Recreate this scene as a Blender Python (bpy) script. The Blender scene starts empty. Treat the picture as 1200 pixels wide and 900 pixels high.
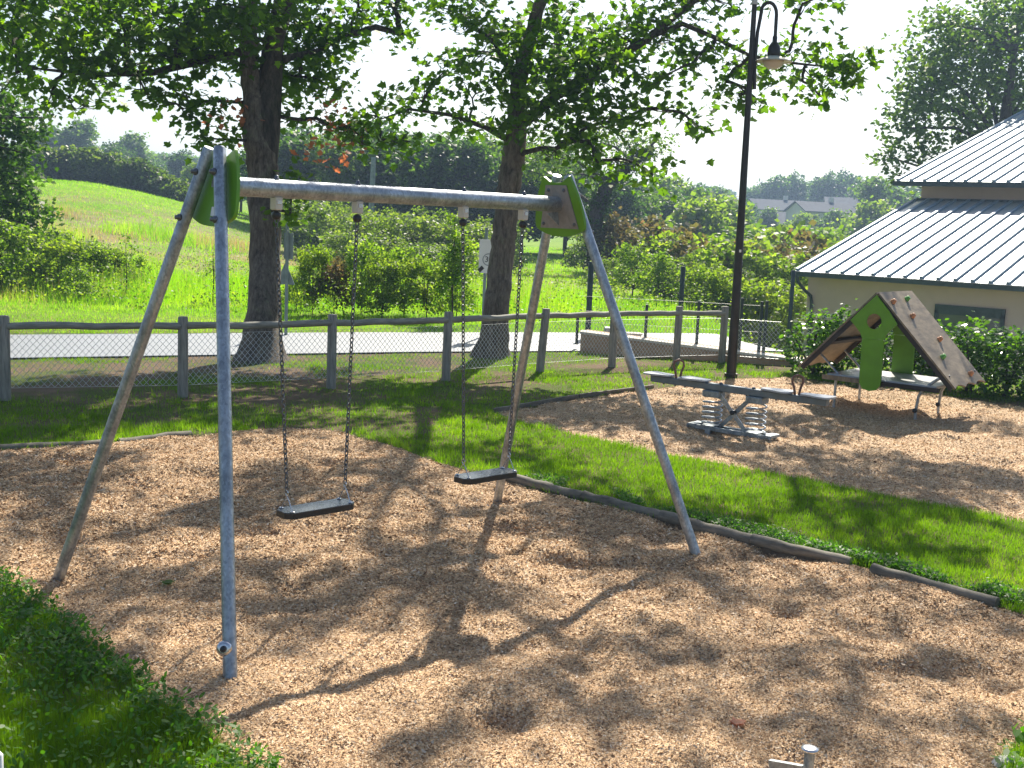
import bpy, math, random
import numpy as np
from mathutils import Vector, Matrix
R = math.radians
rng = np.random.default_rng(7); random.seed(7)
S = bpy.context.scene; C = S.collection

# ---------------------------------------------------------------- camera, light, exposure
CAMH = 2.2431; FPX = 1363.6
FWD = np.array([0., 0.98998, -0.14118]); RGT = np.array([0.99910, 0.00599, 0.04203]); UPV = np.array([-0.04246, 0.14106, 0.98909])
cd = bpy.data.cameras.new('camera'); cam = bpy.data.objects.new('camera', cd); C.objects.link(cam)
cd.sensor_width = 36; cd.lens = FPX / 1200 * 36; cd.clip_end = 4000; cd.clip_start = .05
M3 = Matrix((Vector(RGT), Vector(UPV), Vector(-FWD))).transposed()
cam.matrix_world = Matrix.Translation((0, 0, CAMH)) @ M3.to_4x4()
S.camera = cam
SUN_EL = R(43.4); SUN_AZ = R(11.8)          # azimuth measured from +Y towards +X
w = bpy.data.worlds.new("World"); S.world = w; w.use_nodes = True
nt = w.node_tree; bg = nt.nodes['Background']; sky = nt.nodes.new('ShaderNodeTexSky')
sky.sky_type = 'NISHITA'; sky.sun_disc = False; sky.sun_elevation = SUN_EL; sky.sun_rotation = SUN_AZ
sky.air_density = 1.0; sky.dust_density = 1.6; sky.ozone_density = 1.0
nt.links.new(sky.outputs[0], bg.inputs[0]); bg.inputs[1].default_value = 0.075
sd = bpy.data.lights.new('sun', 'SUN'); sd.energy = 5.0; sd.angle = R(.53); sd.color = (1, .915, .78)
so = bpy.data.objects.new('sun', sd); C.objects.link(so)
sv = Vector((math.sin(SUN_AZ) * math.cos(SUN_EL), math.cos(SUN_AZ) * math.cos(SUN_EL), math.sin(SUN_EL)))
so.rotation_euler = sv.to_track_quat('Z', 'Y').to_euler(); so.location = (5, 20, 30)
S.view_settings.view_transform = 'Standard'; S.view_settings.look = 'None'
S.view_settings.exposure = 1.0; S.view_settings.gamma = 1
S.render.resolution_x = 1024; S.render.resolution_y = 768
S.render.engine = 'CYCLES'
S.cycles.volume_bounces = 0; S.cycles.transparent_max_bounces = 8

# ---------------------------------------------------------------- helpers
def at(px, py, d):
    "world point seen at a place of the 1200x900 photograph, d metres deep"
    v = FWD + RGT * (px - 600) / FPX - UPV * (py - 450) / FPX
    return np.array([0, 0, CAMH]) + v * d
def gnd(px, py, z=0.):
    v = FWD + RGT * (px - 600) / FPX - UPV * (py - 450) / FPX
    return np.array([0, 0, CAMH]) + v * ((z - CAMH) / v[2])
def ss(t): t = np.clip(t, 0, 1); return t * t * (3 - 2 * t)
def hsh(ix, iy, s):
    a = (ix * 374761393 + iy * 668265263 + s * 974634777) & 0x7fffffff
    a = ((a ^ (a >> 13)) * 1274126177) & 0x7fffffff
    return ((a ^ (a >> 16)) & 0xffff) / 65535.
def vn(x, y, s=0):
    ix = np.floor(x).astype(np.int64); iy = np.floor(y).astype(np.int64)
    fx = x - ix; fy = y - iy; fx = fx * fx * (3 - 2 * fx); fy = fy * fy * (3 - 2 * fy)
    a = hsh(ix, iy, s); b = hsh(ix + 1, iy, s); c = hsh(ix, iy + 1, s); d = hsh(ix + 1, iy + 1, s)
    return (a * (1 - fx) + b * fx) * (1 - fy) + (c * (1 - fx) + d * fx) * fy
def fbm(x, y, s=0, o=3):
    t = 0; a = 1; n = 0
    for k in range(o): t = t + a * vn(x * 2**k, y * 2**k, s + k); n += a; a *= .5
    return t / n
def H(x, y):
    x = np.asarray(x, float); y = np.asarray(y, float)
    z = 3.4 * ss((y - 26) / 54) * ss((-x - 7) / 24 * (80 / np.maximum(y, 40)))
    z = z + 9 * ss((y - 100) / 300) + 2.5 * ss((-x - 40) / 120) * ss((y - 60) / 100)
    z = z + .25 * (fbm(x / 7, y / 7, 3) - .5) * ss((y - 25) / 12)
    z = z - 5.0 * ss((y - 34) / 40) * (1 - ss((y - 105) / 70)) * ss((x / np.maximum(y, 1) - .06) / .14)
    u = ((x - 4.4) * .64 + (y - 18) * .77) - 2.5
    z = z - 1.7 * ss(u / 5) * ss((x - 4) / 3) * (1 - ss((y - 50) / 30))
    return z
PIT1 = [(-.97,4.43),(-1.47,4.96),(-1.92,5.47),(-2.46,6.09),(-2.97,6.62),(-4.2,7.6),(-5.3,9.2),(-4.5,10.09),(-3.91,10.53),(-3.29,11.1),(-2.29,11.85),(-1.73,11.75),(-1.23,11.21),(-.59,10.34),(.04,9.77),(.59,9.17),(1.18,8.73),(1.78,8.14),(2.34,7.70),(2.68,7.30),(3.05,6.92),(3.45,6.3),(2.6,5.25),(2.2,4.8),(1.9,4.2),(1.2,3.3),(0,3.0),(-.6,3.9)]
PIT2 = [(-.18,13.29),(.8,14.65),(1.88,15.75),(3.39,17.3),(4.38,17.75),(5.6,16.75),(7.2,15.3),(9,13),(8.2,9.2),(5.5,8.0),(4.15,9.11),(2.42,10.64),(1.39,11.43),(.21,12.65)]
def sdist(x, y, P):
    "signed distance to a polygon, negative inside"
    x = np.asarray(x, float); y = np.asarray(y, float)
    d = np.full(x.shape, 1e9); ins = np.zeros(x.shape, bool); n = len(P)
    for i in range(n):
        x0, y0 = P[i]; x1, y1 = P[(i + 1) % n]; ex, ey = x1 - x0, y1 - y0
        t = np.clip(((x - x0) * ex + (y - y0) * ey) / (ex * ex + ey * ey), 0, 1)
        d = np.minimum(d, np.hypot(x - x0 - t * ex, y - y0 - t * ey))
        if y0 != y1:
            c = ((y0 > y) != (y1 > y)) & (x < (x1 - x0) * (y - y0) / (y1 - y0) + x0); ins ^= c
    return np.where(ins, -d, d)

def tag(o, label=None, cat=None, group=None, kind=None):
    if label: o['label'] = label
    if cat: o['category'] = cat
    if group: o['group'] = group
    if kind: o['kind'] = kind
    return o
def empty(name, loc, label, cat, group=None, rz=0):
    o = bpy.data.objects.new(name, None); C.objects.link(o); o.location = loc; o.rotation_euler.z = rz
    o.empty_display_size = .2
    return tag(o, label, cat, group)
def link(name, me, mat, parent=None, smooth=False):
    o = bpy.data.objects.new(name, me); C.objects.link(o)
    if mat: me.materials.append(mat)
    if parent is not None: o.parent = parent
    if smooth: me.shade_smooth()
    return o
class MB:
    def __init__(s, off=None, e=None): s.v = []; s.f = []; s.sm = []
    def add(s, V, F, smooth=False):
        b = len(s.v); s.v += [tuple(map(float, q)) for q in V]; s.f += [tuple(b + i for i in f) for f in F]; s.sm += [smooth] * len(F)
    def box(s, c, size, ax=None, bev=0):
        ax = ax or ((1,0,0),(0,1,0),(0,0,1)); X, Y, Z = [Vector(a).normalized() for a in ax]; c = Vector(c)
        hx, hy, hz = [q / 2 for q in size]
        if bev <= 0:
            V = [c + X*hx*a + Y*hy*b + Z*hz*d for a in (-1,1) for b in (-1,1) for d in (-1,1)]
            s.add(V, [(0,1,3,2),(4,6,7,5),(0,4,5,1),(2,3,7,6),(0,2,6,4),(1,5,7,3)]); return
        pts = []; F = []
        for sz in (-1, 1):
            for (kx, ky, kz) in ((hx-bev, hy-bev, hz), ) if False else ((0,0,0),): pass
        rings = [(hx-bev, hy-bev, -hz), (hx, hy, -hz+bev), (hx, hy, hz-bev), (hx-bev, hy-bev, hz)]
        for (a, b, z) in rings:
            k = bev
            for q in ((a-k, -b), (a, -b+k), (a, b-k), (a-k, b), (-a+k, b), (-a, b-k), (-a, -b+k), (-a+k, -b)):
                pts.append(c + X*q[0] + Y*q[1] + Z*z)
        for r in range(3):
            for i in range(8): F.append((r*8+i, r*8+(i+1)%8, r*8+8+(i+1)%8, r*8+8+i))
        F.append(tuple(range(7,-1,-1))); F.append(tuple(range(24,32)))
        s.add(pts, F)
    def tube(s, pts, rad, n=12, caps=True, smooth=True, wob=0):
        P = [Vector(p) for p in pts]; m = len(P)
        if not hasattr(rad, '__len__'): rad = [rad] * m
        V = []; F = []; up = None
        for i, p in enumerate(P):
            t = (P[min(i+1, m-1)] - P[max(i-1, 0)]).normalized()
            if up is None:
                up = Vector((0,0,1)) if abs(t.z) < .9 else Vector((1,0,0))
            a = (up - t * up.dot(t)).normalized(); b = t.cross(a); up = a
            for k in range(n):
                th = 2*math.pi*k/n; r = rad[i] * (1 + (wob * (random.random() - .5) if wob else 0))
                V.append(p + a * (r*math.cos(th)) + b * (r*math.sin(th)))
        for i in range(m-1):
            for k in range(n): F.append((i*n+k, i*n+(k+1)%n, (i+1)*n+(k+1)%n, (i+1)*n+k))
        s.add(V, F, smooth)
        if caps:
            s.add([V[k] for k in range(n)], [tuple(range(n-1,-1,-1))]); s.add([V[(m-1)*n+k] for k in range(n)], [tuple(range(n))])
    def ring(s, c, X, Y, a, b, r, n=10, m=5):
        "a chain link: closed oval tube in the plane X,Y"
        c = Vector(c); X = Vector(X).normalized(); Y = Vector(Y).normalized(); Z = X.cross(Y); V = []; F = []
        for i in range(n):
            th = 2*math.pi*i/n; d = (X*(math.cos(th)*b) + Y*(math.sin(th)*a)).normalized()
            o = c + X*(math.cos(th)*a) + Y*(math.sin(th)*b)
            for k in range(m):
                ph = 2*math.pi*k/m; V.append(o + d*(r*math.cos(ph)) + Z*(r*math.sin(ph)))
        for i in range(n):
            for k in range(m): F.append((i*m+k, ((i+1)%n)*m+k, ((i+1)%n)*m+(k+1)%m, i*m+(k+1)%m))
        s.add(V, F, True)
    def prism(s, outline, O, X, Y, th, holes=None):
        "flat plate: 2-D outline in plane X,Y at O, thickness th along X x Y (centred)"
        O = Vector(O); X = Vector(X).normalized(); Y = Vector(Y).normalized(); Z = X.cross(Y)
        n = len(outline)
        A = [O + X*a + Y*b - Z*(th/2) for a, b in outline]; B = [q + Z*th for q in A]
        F = [(i, (i+1) % n, n+(i+1) % n, n+i) for i in range(n)]
        if not holes: s.add(A + B, [tuple(range(n-1,-1,-1)), tuple(range(n, 2*n))] + F)
        else:   # one hole with the same number of vertices, paired by index
            h = holes; A2 = [O + X*a + Y*b - Z*(th/2) for a, b in h]; B2 = [q + Z*th for q in A2]
            F2 = [(i, 2*n+i, 2*n+(i+1) % n, (i+1) % n) for i in range(n)]
            F3 = [(n+i, n+(i+1) % n, 3*n+(i+1) % n, 3*n+i) for i in range(n)]
            F4 = [(2*n+i, 3*n+i, 3*n+(i+1) % n, 2*n+(i+1) % n) for i in range(n)]
            s.add(A + B + A2 + B2, F + F2 + F3 + F4)
    def lathe(s, c, prof, n=20, axis=(0,0,1), smooth=True):
        Z = Vector(axis).normalized(); X = (Vector((1,0,0)) if abs(Z.x) < .9 else Vector((0,1,0))); X = (X - Z*X.dot(Z)).normalized(); Y = Z.cross(X); c = Vector(c)
        V = []; F = []
        for r, z in prof:
            for k in range(n):
                th = 2*math.pi*k/n; V.append(c + Z*z + X*(r*math.cos(th)) + Y*(r*math.sin(th)))
        for i in range(len(prof)-1):
            for k in range(n): F.append((i*n+k, i*n+(k+1)%n, (i+1)*n+(k+1)%n, (i+1)*n+k))
        F.append(tuple(range(n-1,-1,-1))); F.append(tuple((len(prof)-1)*n+k for k in range(n)))
        s.add(V, F, smooth)
    def build(s, name, mat, parent=None, base=None):
        me = bpy.data.meshes.new(name); V = s.v
        if base is not None: V = [(a-base[0], b-base[1], c-base[2]) for a, b, c in V]
        me.from_pydata(V, [], s.f); me.update()
        me.polygons.foreach_set('use_smooth', s.sm)
        o = link(name, me, mat, parent)
        if base is not None and parent is None: o.location = base
        return o
def poly_mesh(name, V, K):
    "V: (n*K,3) -> n polygons of K corners"
    V = np.ascontiguousarray(V, dtype=np.float32); n = len(V) // K
    me = bpy.data.meshes.new(name); me.vertices.add(n*K); me.vertices.foreach_set('co', V.ravel())
    me.loops.add(n*K); me.loops.foreach_set('vertex_index', np.arange(n*K, dtype=np.int32))
    me.polygons.add(n); me.polygons.foreach_set('loop_start', np.arange(0, n*K, K, dtype=np.int32))
    me.update(calc_edges=True); return me
def grid_mesh(name, X, Y, Z, mask=None):
    ny, nx = X.shape; V = np.stack([X, Y, Z], -1).reshape(-1, 3).astype(np.float32)
    idx = np.arange(nx*ny).reshape(ny, nx)
    F = np.stack([idx[:-1,:-1], idx[:-1,1:], idx[1:,1:], idx[1:,:-1]], -1).reshape(-1, 4)
    if mask is not None:
        mk = (mask[:-1,:-1] | mask[:-1,1:] | mask[1:,1:] | mask[1:,:-1]).ravel(); F = F[mk]
        used = np.unique(F); mp = np.zeros(nx*ny, int); mp[used] = np.arange(len(used)); V = V[used]; F = mp[F]
    me = bpy.data.meshes.new(name); me.vertices.add(len(V)); me.vertices.foreach_set('co', V.ravel())
    me.loops.add(F.size); me.loops.foreach_set('vertex_index', F.ravel().astype(np.int32))
    me.polygons.add(len(F)); me.polygons.foreach_set('loop_start', np.arange(0, F.size, 4, dtype=np.int32))
    me.update(calc_edges=True); me.shade_smooth(); return me

# ---------------------------------------------------------------- materials
def mat(name):
    m = bpy.data.materials.new(name); m.use_nodes = True; n = m.node_tree
    return m, n, n.nodes['Principled BSDF']
def ramp(n, fac, stops):
    r = n.nodes.new('ShaderNodeValToRGB'); e = r.color_ramp.elements
    while len(e) < len(stops): e.new(.5)
    for k, (p, c) in enumerate(stops): e[k].position = p; e[k].color = (*c, 1)
    n.links.new(fac, r.inputs[0]); return r.outputs[0]
def noise(n, scale, detail=4, rough=.6, coord=None, dist=0):
    t = n.nodes.new('ShaderNodeTexNoise'); t.inputs['Scale'].default_value = scale; t.inputs['Detail'].default_value = detail
    t.inputs['Roughness'].default_value = rough; t.inputs['Distortion'].default_value = dist
    if coord is None:
        g = n.nodes.new('ShaderNodeNewGeometry'); coord = g.outputs['Position']
    n.links.new(coord, t.inputs['Vector']); return t.outputs['Fac']
def objco(n, scale=(1,1,1)):
    t = n.nodes.new('ShaderNodeTexCoord'); m = n.nodes.new('ShaderNodeMapping'); m.inputs['Scale'].default_value = scale
    n.links.new(t.outputs['Object'], m.inputs['Vector']); return m.outputs[0]
def bump(n, p, h, strength=.3, dist=.01):
    b = n.nodes.new('ShaderNodeBump'); b.inputs['Strength'].default_value = strength; b.inputs['Distance'].default_value = dist
    n.links.new(h, b.inputs['Height']); n.links.new(b.outputs[0], p.inputs['Normal'])
def mix(n, fac, a, b, mode='MIX'):
    m = n.nodes.new('ShaderNodeMix'); m.data_type = 'RGBA'; m.blend_type = mode
    for s_, v in ((m.inputs[0], fac), (m.inputs[6], a), (m.inputs[7], b)):
        if hasattr(v, 'node'): n.links.new(v, s_)
        elif hasattr(v, '__len__'): s_.default_value = (*v, 1)
        else: s_.default_value = v
    return m.outputs[2]
def simple(name, col, rough=.6, metal=0, var=.25, scale=6, bmp=0, bs=60, spec=.5):
    m, n, p = mat(name); c2 = tuple(c*(1-var) for c in col); c1 = tuple(min(1, c*(1+var*.6)) for c in col)
    f = noise(n, scale); n.links.new(ramp(n, f, [(.3, c2), (.7, c1)]), p.inputs['Base Color'])
    p.inputs['Roughness'].default_value = rough; p.inputs['Metallic'].default_value = metal
    p.inputs['Specular IOR Level'].default_value = spec
    if bmp: bump(n, p, noise(n, bs), bmp, .004)
    return m
def leafmat(name, c1, c2, c3=None, transl=.5, rough=.5, tcol=None, spec=.22, clump=1.2):
    m, n, p = mat(name); g = n.nodes.new('ShaderNodeNewGeometry')
    stops = [(0, c1), (.6, c2)] + ([(1, c3)] if c3 else [])
    f = n.nodes.new('ShaderNodeMath'); f.operation = 'MULTIPLY_ADD'; f.inputs[1].default_value = .6
    nf = noise(n, clump, 2); k = n.nodes.new('ShaderNodeMath'); k.operation = 'MULTIPLY_ADD'; k.inputs[1].default_value = 1.6; k.inputs[2].default_value = -.6
    n.links.new(nf, k.inputs[0]); n.links.new(g.outputs['Random Per Island'], f.inputs[0]); n.links.new(k.outputs[0], f.inputs[2])
    col = ramp(n, f.outputs[0], stops)
    n.links.new(col, p.inputs['Base Color']); p.inputs['Roughness'].default_value = rough; p.inputs['Specular IOR Level'].default_value = spec
    t = n.nodes.new('ShaderNodeBsdfTranslucent'); tc = tcol or (1.08, 1.2, .25)
    cc = mix(n, 1, col, tc, 'MULTIPLY'); 
    v = n.nodes.new('ShaderNodeVectorMath'); v.operation = 'SCALE'; v.inputs[3].default_value = 2.7; n.links.new(cc, v.inputs[0])
    n.links.new(v.outputs[0], t.inputs[0])
    ms = n.nodes.new('ShaderNodeMixShader'); ms.inputs[0].default_value = transl
    n.links.new(p.outputs[0], ms.inputs[1]); n.links.new(t.outputs[0], ms.inputs[2])
    n.links.new(ms.outputs[0], n.nodes['Material Output'].inputs[0]); return m
M = {}
def galv(name, col=(.44,.48,.52), rough=.42, metal=.75):
    m, n, p = mat(name); v = n.nodes.new('ShaderNodeTexVoronoi'); v.inputs['Scale'].default_value = 90
    n.links.new(objco(n, (1,1,.6)), v.inputs['Vector'])
    a = ramp(n, v.outputs['Color'], [(.2, tuple(c*.8 for c in col)), (.8, tuple(c*1.15 for c in col))])
    b = ramp(n, noise(n, 9, 5), [(.35, tuple(c*.7 for c in col)), (.6, (1,1,1))])
    n.links.new(mix(n, .55, a, b, 'MULTIPLY'), p.inputs['Base Color']); p.inputs['Metallic'].default_value = metal
    n.links.new(ramp(n, noise(n, 25), [(.3, (rough-.08,)*3), (.7, (rough+.14,)*3)]), p.inputs['Roughness'])
    bump(n, p, noise(n, 120), .08, .002); return m
M['galv'] = galv('galvanised_steel'); M['galv_dull'] = galv('dull_galvanised_steel', (.34,.38,.40), .55, .6)
M['wire'] = simple('zinc_wire', (.62,.66,.68), .4, .3, var=.1)
M['green_panel'] = simple('green_panel', (.13,.33,.01), .42, var=.15, scale=5, bmp=.05)
M['bare_board'] = simple('grey_board', (.27,.25,.23), .6, var=.2, scale=25, bmp=.1)
M['seesaw_grey'] = simple('seesaw_grey_paint', (.17,.20,.22), .5, .3, var=.2)
M['deck'] = simple('pale_deck_laminate', (.42,.43,.45), .3, var=.15, scale=8)
M['black_rubber'] = simple('black_rubber', (.025,.027,.03), .35, var=.3, scale=20, bmp=.15, bs=150)
M['seat_top'] = simple('sky_sheen_rubber', (.13,.15,.17), .25, var=.35, spec=.9, scale=18, bmp=.25, bs=60)  # lighter than the seat body: whitish sky sheen painted into the base colour
M['chain'] = simple('chain_steel', (.16,.17,.19), .4, .85, scale=30)
M['chrome'] = simple('bright_steel', (.62,.63,.66), .25, .9)
M['bracket'] = simple('pale_bracket', (.62,.58,.52), .5, .1, var=.15)
M['lamp_paint'] = simple('dark_bronze_paint', (.035,.032,.03), .4, .3, var=.3)
M['dark_paint'] = simple('dark_green_paint', (.03,.05,.05), .45, .2)
M['frame_grey'] = simple('anthracite_paint', (.055,.075,.08), .45, .2)
def wood(name, c1, c2, ax=(1,1,12), rough=.8):
    m, n, p = mat(name); f = noise(n, 3, 6, .7, objco(n, ax)); g = noise(n, 2.2, 3)
    a = ramp(n, f, [(.32, c1), (.68, c2)]); n.links.new(mix(n, .5, a, ramp(n, g, [(.3, (.45,.45,.42)), (.65, (1,1,1))]), 'MULTIPLY'), p.inputs['Base Color'])
    p.inputs['Roughness'].default_value = rough; bump(n, p, f, .5, .006); return m
M['post_wood'] = wood('weathered_post_wood', (.17,.165,.15), (.44,.41,.35), (14,14,1.2))
M['rail_wood'] = wood('weathered_rail_wood', (.17,.17,.15), (.44,.42,.36), (1.2,8,14))
M['log_wood'] = wood('old_log_wood', (.08,.075,.06), (.26,.23,.18), (2,2,9))
M['ply'] = wood('brown_plywood', (.135,.105,.07), (.33,.26,.17), (6,1.5,1.5), .55)
M['dark_board'] = simple('dark_board_edge', (.03,.024,.02), .6)
def bark(name, c1, c2):
    m, n, p = mat(name); f = noise(n, 5, 8, .72, objco(n, (3.2,3.2,.7)), .4)
    f2 = noise(n, 16, 6, .7, objco(n, (2.5,2.5,.8)))
    a = ramp(n, f, [(.36, c1), (.62, c2)]); lich = ramp(n, noise(n, 4, 5, .7), [(.55, (1,1,1)), (.7, (.9,1.2,.85))])
    n.links.new(mix(n, .85, mix(n, .8, a, ramp(n, f2, [(.35, (.5,.5,.5)), (.6, (1,1,1))]), 'MULTIPLY'), lich, 'MULTIPLY'), p.inputs['Base Color'])
    p.inputs['Roughness'].default_value = .9; bump(n, p, mix(n, .5, f, f2), 1, .05); return m
M['bark'] = bark('furrowed_bark', (.07,.057,.045), (.26,.215,.17)); M['bark2'] = bark('dark_bark', (.03,.026,.02), (.12,.1,.08))
M['leaf'] = leafmat('broad_leaves', (.026,.06,.011), (.048,.10,.013), (.10,.17,.016), .54, clump=.9, tcol=(1.25,1.3,.22))
M['leaf_oak'] = leafmat('oak_leaves', (.018,.045,.009), (.032,.075,.011), (.07,.13,.014), .4, clump=.7)
M['leaf_brown'] = leafmat('dead_leaves', (.25,.10,.05), (.34,.15,.08), None, .4, tcol=(1,.7,.5))
M['leaf_bush'] = leafmat('bush_leaves', (.07,.12,.015), (.11,.155,.03), (.2,.23,.06), .5, clump=1.5)
M['leaf_young'] = leafmat('young_tree_leaves', (.06,.115,.015), (.11,.17,.025), (.26,.30,.12), .5, clump=2.5)
M['leaf_olive'] = leafmat('olive_bush_leaves', (.06,.10,.025), (.11,.16,.04), (.17,.2,.07), .4, clump=.7)
M['leaf_hedge'] = leafmat('field_hedge_leaves', (.035,.06,.015), (.06,.10,.025), (.14,.17,.05), .35, clump=.25)
M['leaf_dark'] = leafmat('dark_tree_leaves', (.02,.045,.012), (.04,.085,.018), (.12,.20,.03), .4, clump=.35)
M['leaf_mid'] = leafmat('wood_leaves', (.045,.085,.02), (.08,.14,.03), (.14,.19,.04), .35, clump=.5)
M['leaf_red'] = leafmat('reddish_bush_leaves', (.07,.09,.03), (.10,.105,.045), (.15,.115,.075), .35, clump=1.2, tcol=(1.1,.9,.5))
M['laurel'] = leafmat('laurel_leaves', (.03,.07,.012), (.055,.12,.02), (.13,.23,.03), .4, rough=.22, spec=.6, clump=2)
M['grass'] = leafmat('grass_blades', (.05,.095,.008), (.08,.155,.010), (.16,.23,.03), .5, tcol=(1.15,1.25,.2), clump=2.2, spec=.25)
M['weed'] = leafmat('clover_and_weed_leaves', (.035,.10,.012), (.06,.15,.015), (.11,.23,.03), .4, rough=.5, spec=.3, clump=5)
M['tall'] = leafmat('tall_grass', (.09,.185,.012), (.155,.28,.018), (.29,.34,.08), .5, tcol=(1,1.15,.2), clump=.5)
M['dry'] = leafmat('dry_grass', (.23,.20,.10), (.30,.25,.14), (.22,.28,.08), .4, tcol=(1,.9,.6), clump=.6)
def ground_mat():
    m, n, p = mat('grassy_earth'); g = n.nodes.new('ShaderNodeNewGeometry'); sx = n.nodes.new('ShaderNodeSeparateXYZ'); n.links.new(g.outputs['Position'], sx.inputs[0])
    fine = noise(n, 30, 6, .7); mid = noise(n, .9, 5, .65); big = noise(n, .09, 5, .6)
    near = ramp(n, mid, [(.46, (.17,.12,.08)), (.58, (.09,.115,.025)), (.74, (.10,.16,.015))])
    far = mix(n, .6, ramp(n, big, [(.32, (.2,.26,.05)), (.44, (.16,.29,.02)), (.62, (.21,.34,.02))]), ramp(n, noise(n, 1.6, 6, .7), [(.34, (.6,.66,.5)), (.6, (1.1,1.1,1))]), 'MULTIPLY')
    bm = n.nodes.new('ShaderNodeMapRange'); bm.interpolation_type = 'SMOOTHSTEP'; bm.inputs[1].default_value = 31; bm.inputs[2].default_value = 40; n.links.new(sx.outputs['Y'], bm.inputs[0])
    bm2 = n.nodes.new('ShaderNodeMapRange'); bm2.interpolation_type = 'SMOOTHSTEP'; bm2.inputs[1].default_value = 68; bm2.inputs[2].default_value = 56; n.links.new(sx.outputs['Y'], bm2.inputs[0])
    mm = n.nodes.new('ShaderNodeMath'); mm.operation = 'MULTIPLY'; n.links.new(bm.outputs[0], mm.inputs[0]); n.links.new(bm2.outputs[0], mm.inputs[1])
    bx_ = ramp(n, noise(n, .16, 5, .65), [(.38, (0,0,0)), (.48, (1,1,1))]); sp_ = n.nodes.new('ShaderNodeMath'); sp_.operation = 'MULTIPLY'; n.links.new(mm.outputs[0], sp_.inputs[0]); n.links.new(bx_, sp_.inputs[1])
    far = mix(n, sp_.outputs[0], far, ramp(n, noise(n, .7, 5), [(.35, (.18,.19,.07)), (.6, (.29,.255,.14))]))
    mr = n.nodes.new('ShaderNodeMapRange'); mr.inputs[1].default_value = 19; mr.inputs[2].default_value = 24; n.links.new(sx.outputs['Y'], mr.inputs[0])
    a = mix(n, mr.outputs[0], near, far)
    n.links.new(mix(n, .5, a, ramp(n, fine, [(.3, (.45,.45,.4)), (.7, (1.1,1.1,1))]), 'MULTIPLY'), p.inputs['Base Color'])
    p.inputs['Roughness'].default_value = .95; p.inputs['Specular IOR Level'].default_value = .15; bump(n, p, fine, .8, .03); return m
M['ground'] = ground_mat()
def chip_mat(name, island):
    m, n, p = mat(name); p.inputs['Roughness'].default_value = .8; p.inputs['Specular IOR Level'].default_value = .25
    cols = [(0, (.18,.11,.07)), (.2, (.45,.285,.155)), (.55, (.65,.445,.25)), (.85, (.75,.56,.345)), (1, (.83,.72,.57))]
    if island:
        g = n.nodes.new('ShaderNodeNewGeometry'); n.links.new(mix(n, .8, ramp(n, g.outputs['Random Per Island'], cols), ramp(n, noise(n, 1.7, 5, .65), [(.34, (.62,.58,.55)), (.56, (1.05,1.03,1))]), 'MULTIPLY'), p.inputs['Base Color'])
    else:
        v = n.nodes.new('ShaderNodeTexVoronoi'); v.inputs['Scale'].default_value = 115; g = n.nodes.new('ShaderNodeNewGeometry'); n.links.new(g.outputs['Position'], v.inputs['Vector'])
        s = n.nodes.new('ShaderNodeSeparateColor'); n.links.new(v.outputs['Color'], s.inputs[0])
        c = ramp(n, s.outputs[0], cols); n.links.new(mix(n, .6, c, ramp(n, noise(n, 3, 4), [(.35, (.75,.72,.7)), (.6, (1,1,1))]), 'MULTIPLY'), p.inputs['Base Color'])
        bump(n, p, s.outputs[1], .9, .012)
    return m
M['chips_bed'] = chip_mat('wood_chip_bed', False); M['chip'] = chip_mat('wood_chip', True)
def road_mat():
    m, n, p = mat('pale_asphalt'); f = noise(n, 60, 5); b = noise(n, .8, 4)
    n.links.new(mix(n, .5, ramp(n, f, [(.3, (.17,.19,.215)), (.7, (.29,.31,.335))]), ramp(n, b, [(.3, (.85,.85,.85)), (.7, (1,1,1))]), 'MULTIPLY'), p.inputs['Base Color'])
    p.inputs['Roughness'].default_value = .55; bump(n, p, f, .3, .005); return m
M['road'] = road_mat()
M['render'] = simple('cream_render', (.72,.51,.43), .85, var=.06, scale=2, bmp=.2, bs=80)
def brickmat():
    m, n, p = mat('buff_brick'); b = n.nodes.new('ShaderNodeTexBrick'); b.inputs['Scale'].default_value = 4.5; b.inputs['Color1'].default_value = (.42,.27,.18,1); b.inputs['Color2'].default_value = (.5,.34,.23,1); b.inputs['Mortar'].default_value = (.4,.36,.3,1)
    b.inputs['Mortar Size'].default_value = .015; mp = objco(n, (1,1,1)); sx = n.nodes.new('ShaderNodeSeparateXYZ'); cx = n.nodes.new('ShaderNodeCombineXYZ'); n.links.new(mp, sx.inputs[0]); n.links.new(sx.outputs['X'], cx.inputs['X']); n.links.new(sx.outputs['Z'], cx.inputs['Y']); n.links.new(cx.outputs[0], b.inputs['Vector'])
    n.links.new(mix(n, .4, b.outputs['Color'], ramp(n, noise(n, 12), [(.3, (.6,.6,.6)), (.7, (1,1,1))]), 'MULTIPLY'), p.inputs['Base Color']); p.inputs['Roughness'].default_value = .85; return m
M['brick'] = brickmat()
M['concrete'] = simple('pale_concrete_cap', (.55,.52,.47), .8, var=.12, bmp=.2)
def roofmat():
    m, n, p = mat('zinc_roof'); p.inputs['Metallic'].default_value = .55; f = noise(n, 1.5, 5)
    n.links.new(ramp(n, f, [(.3, (.50,.55,.58)), (.7, (.66,.70,.73))]), p.inputs['Base Color']); p.inputs['Roughness'].default_value = .38; bump(n, p, noise(n, 6), .05, .02); return m
M['zinc'] = roofmat(); M['seam'] = simple('shadow_tinted_seam', (.27,.36,.42), .6, .2, var=.15)  # blue-grey seam colour paints in the shadow stripes along the ribs
M['slate'] = simple('slate_roof', (.10,.11,.13), .9, var=.2, scale=2, spec=.15)
M['house_wall'] = simple('house_render', (.6,.57,.52), .9, var=.1, scale=1)
M['glass'] = simple('window_glass', (.13,.13,.12), .12, 0, var=.3, scale=1.5, spec=.8)
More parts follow.
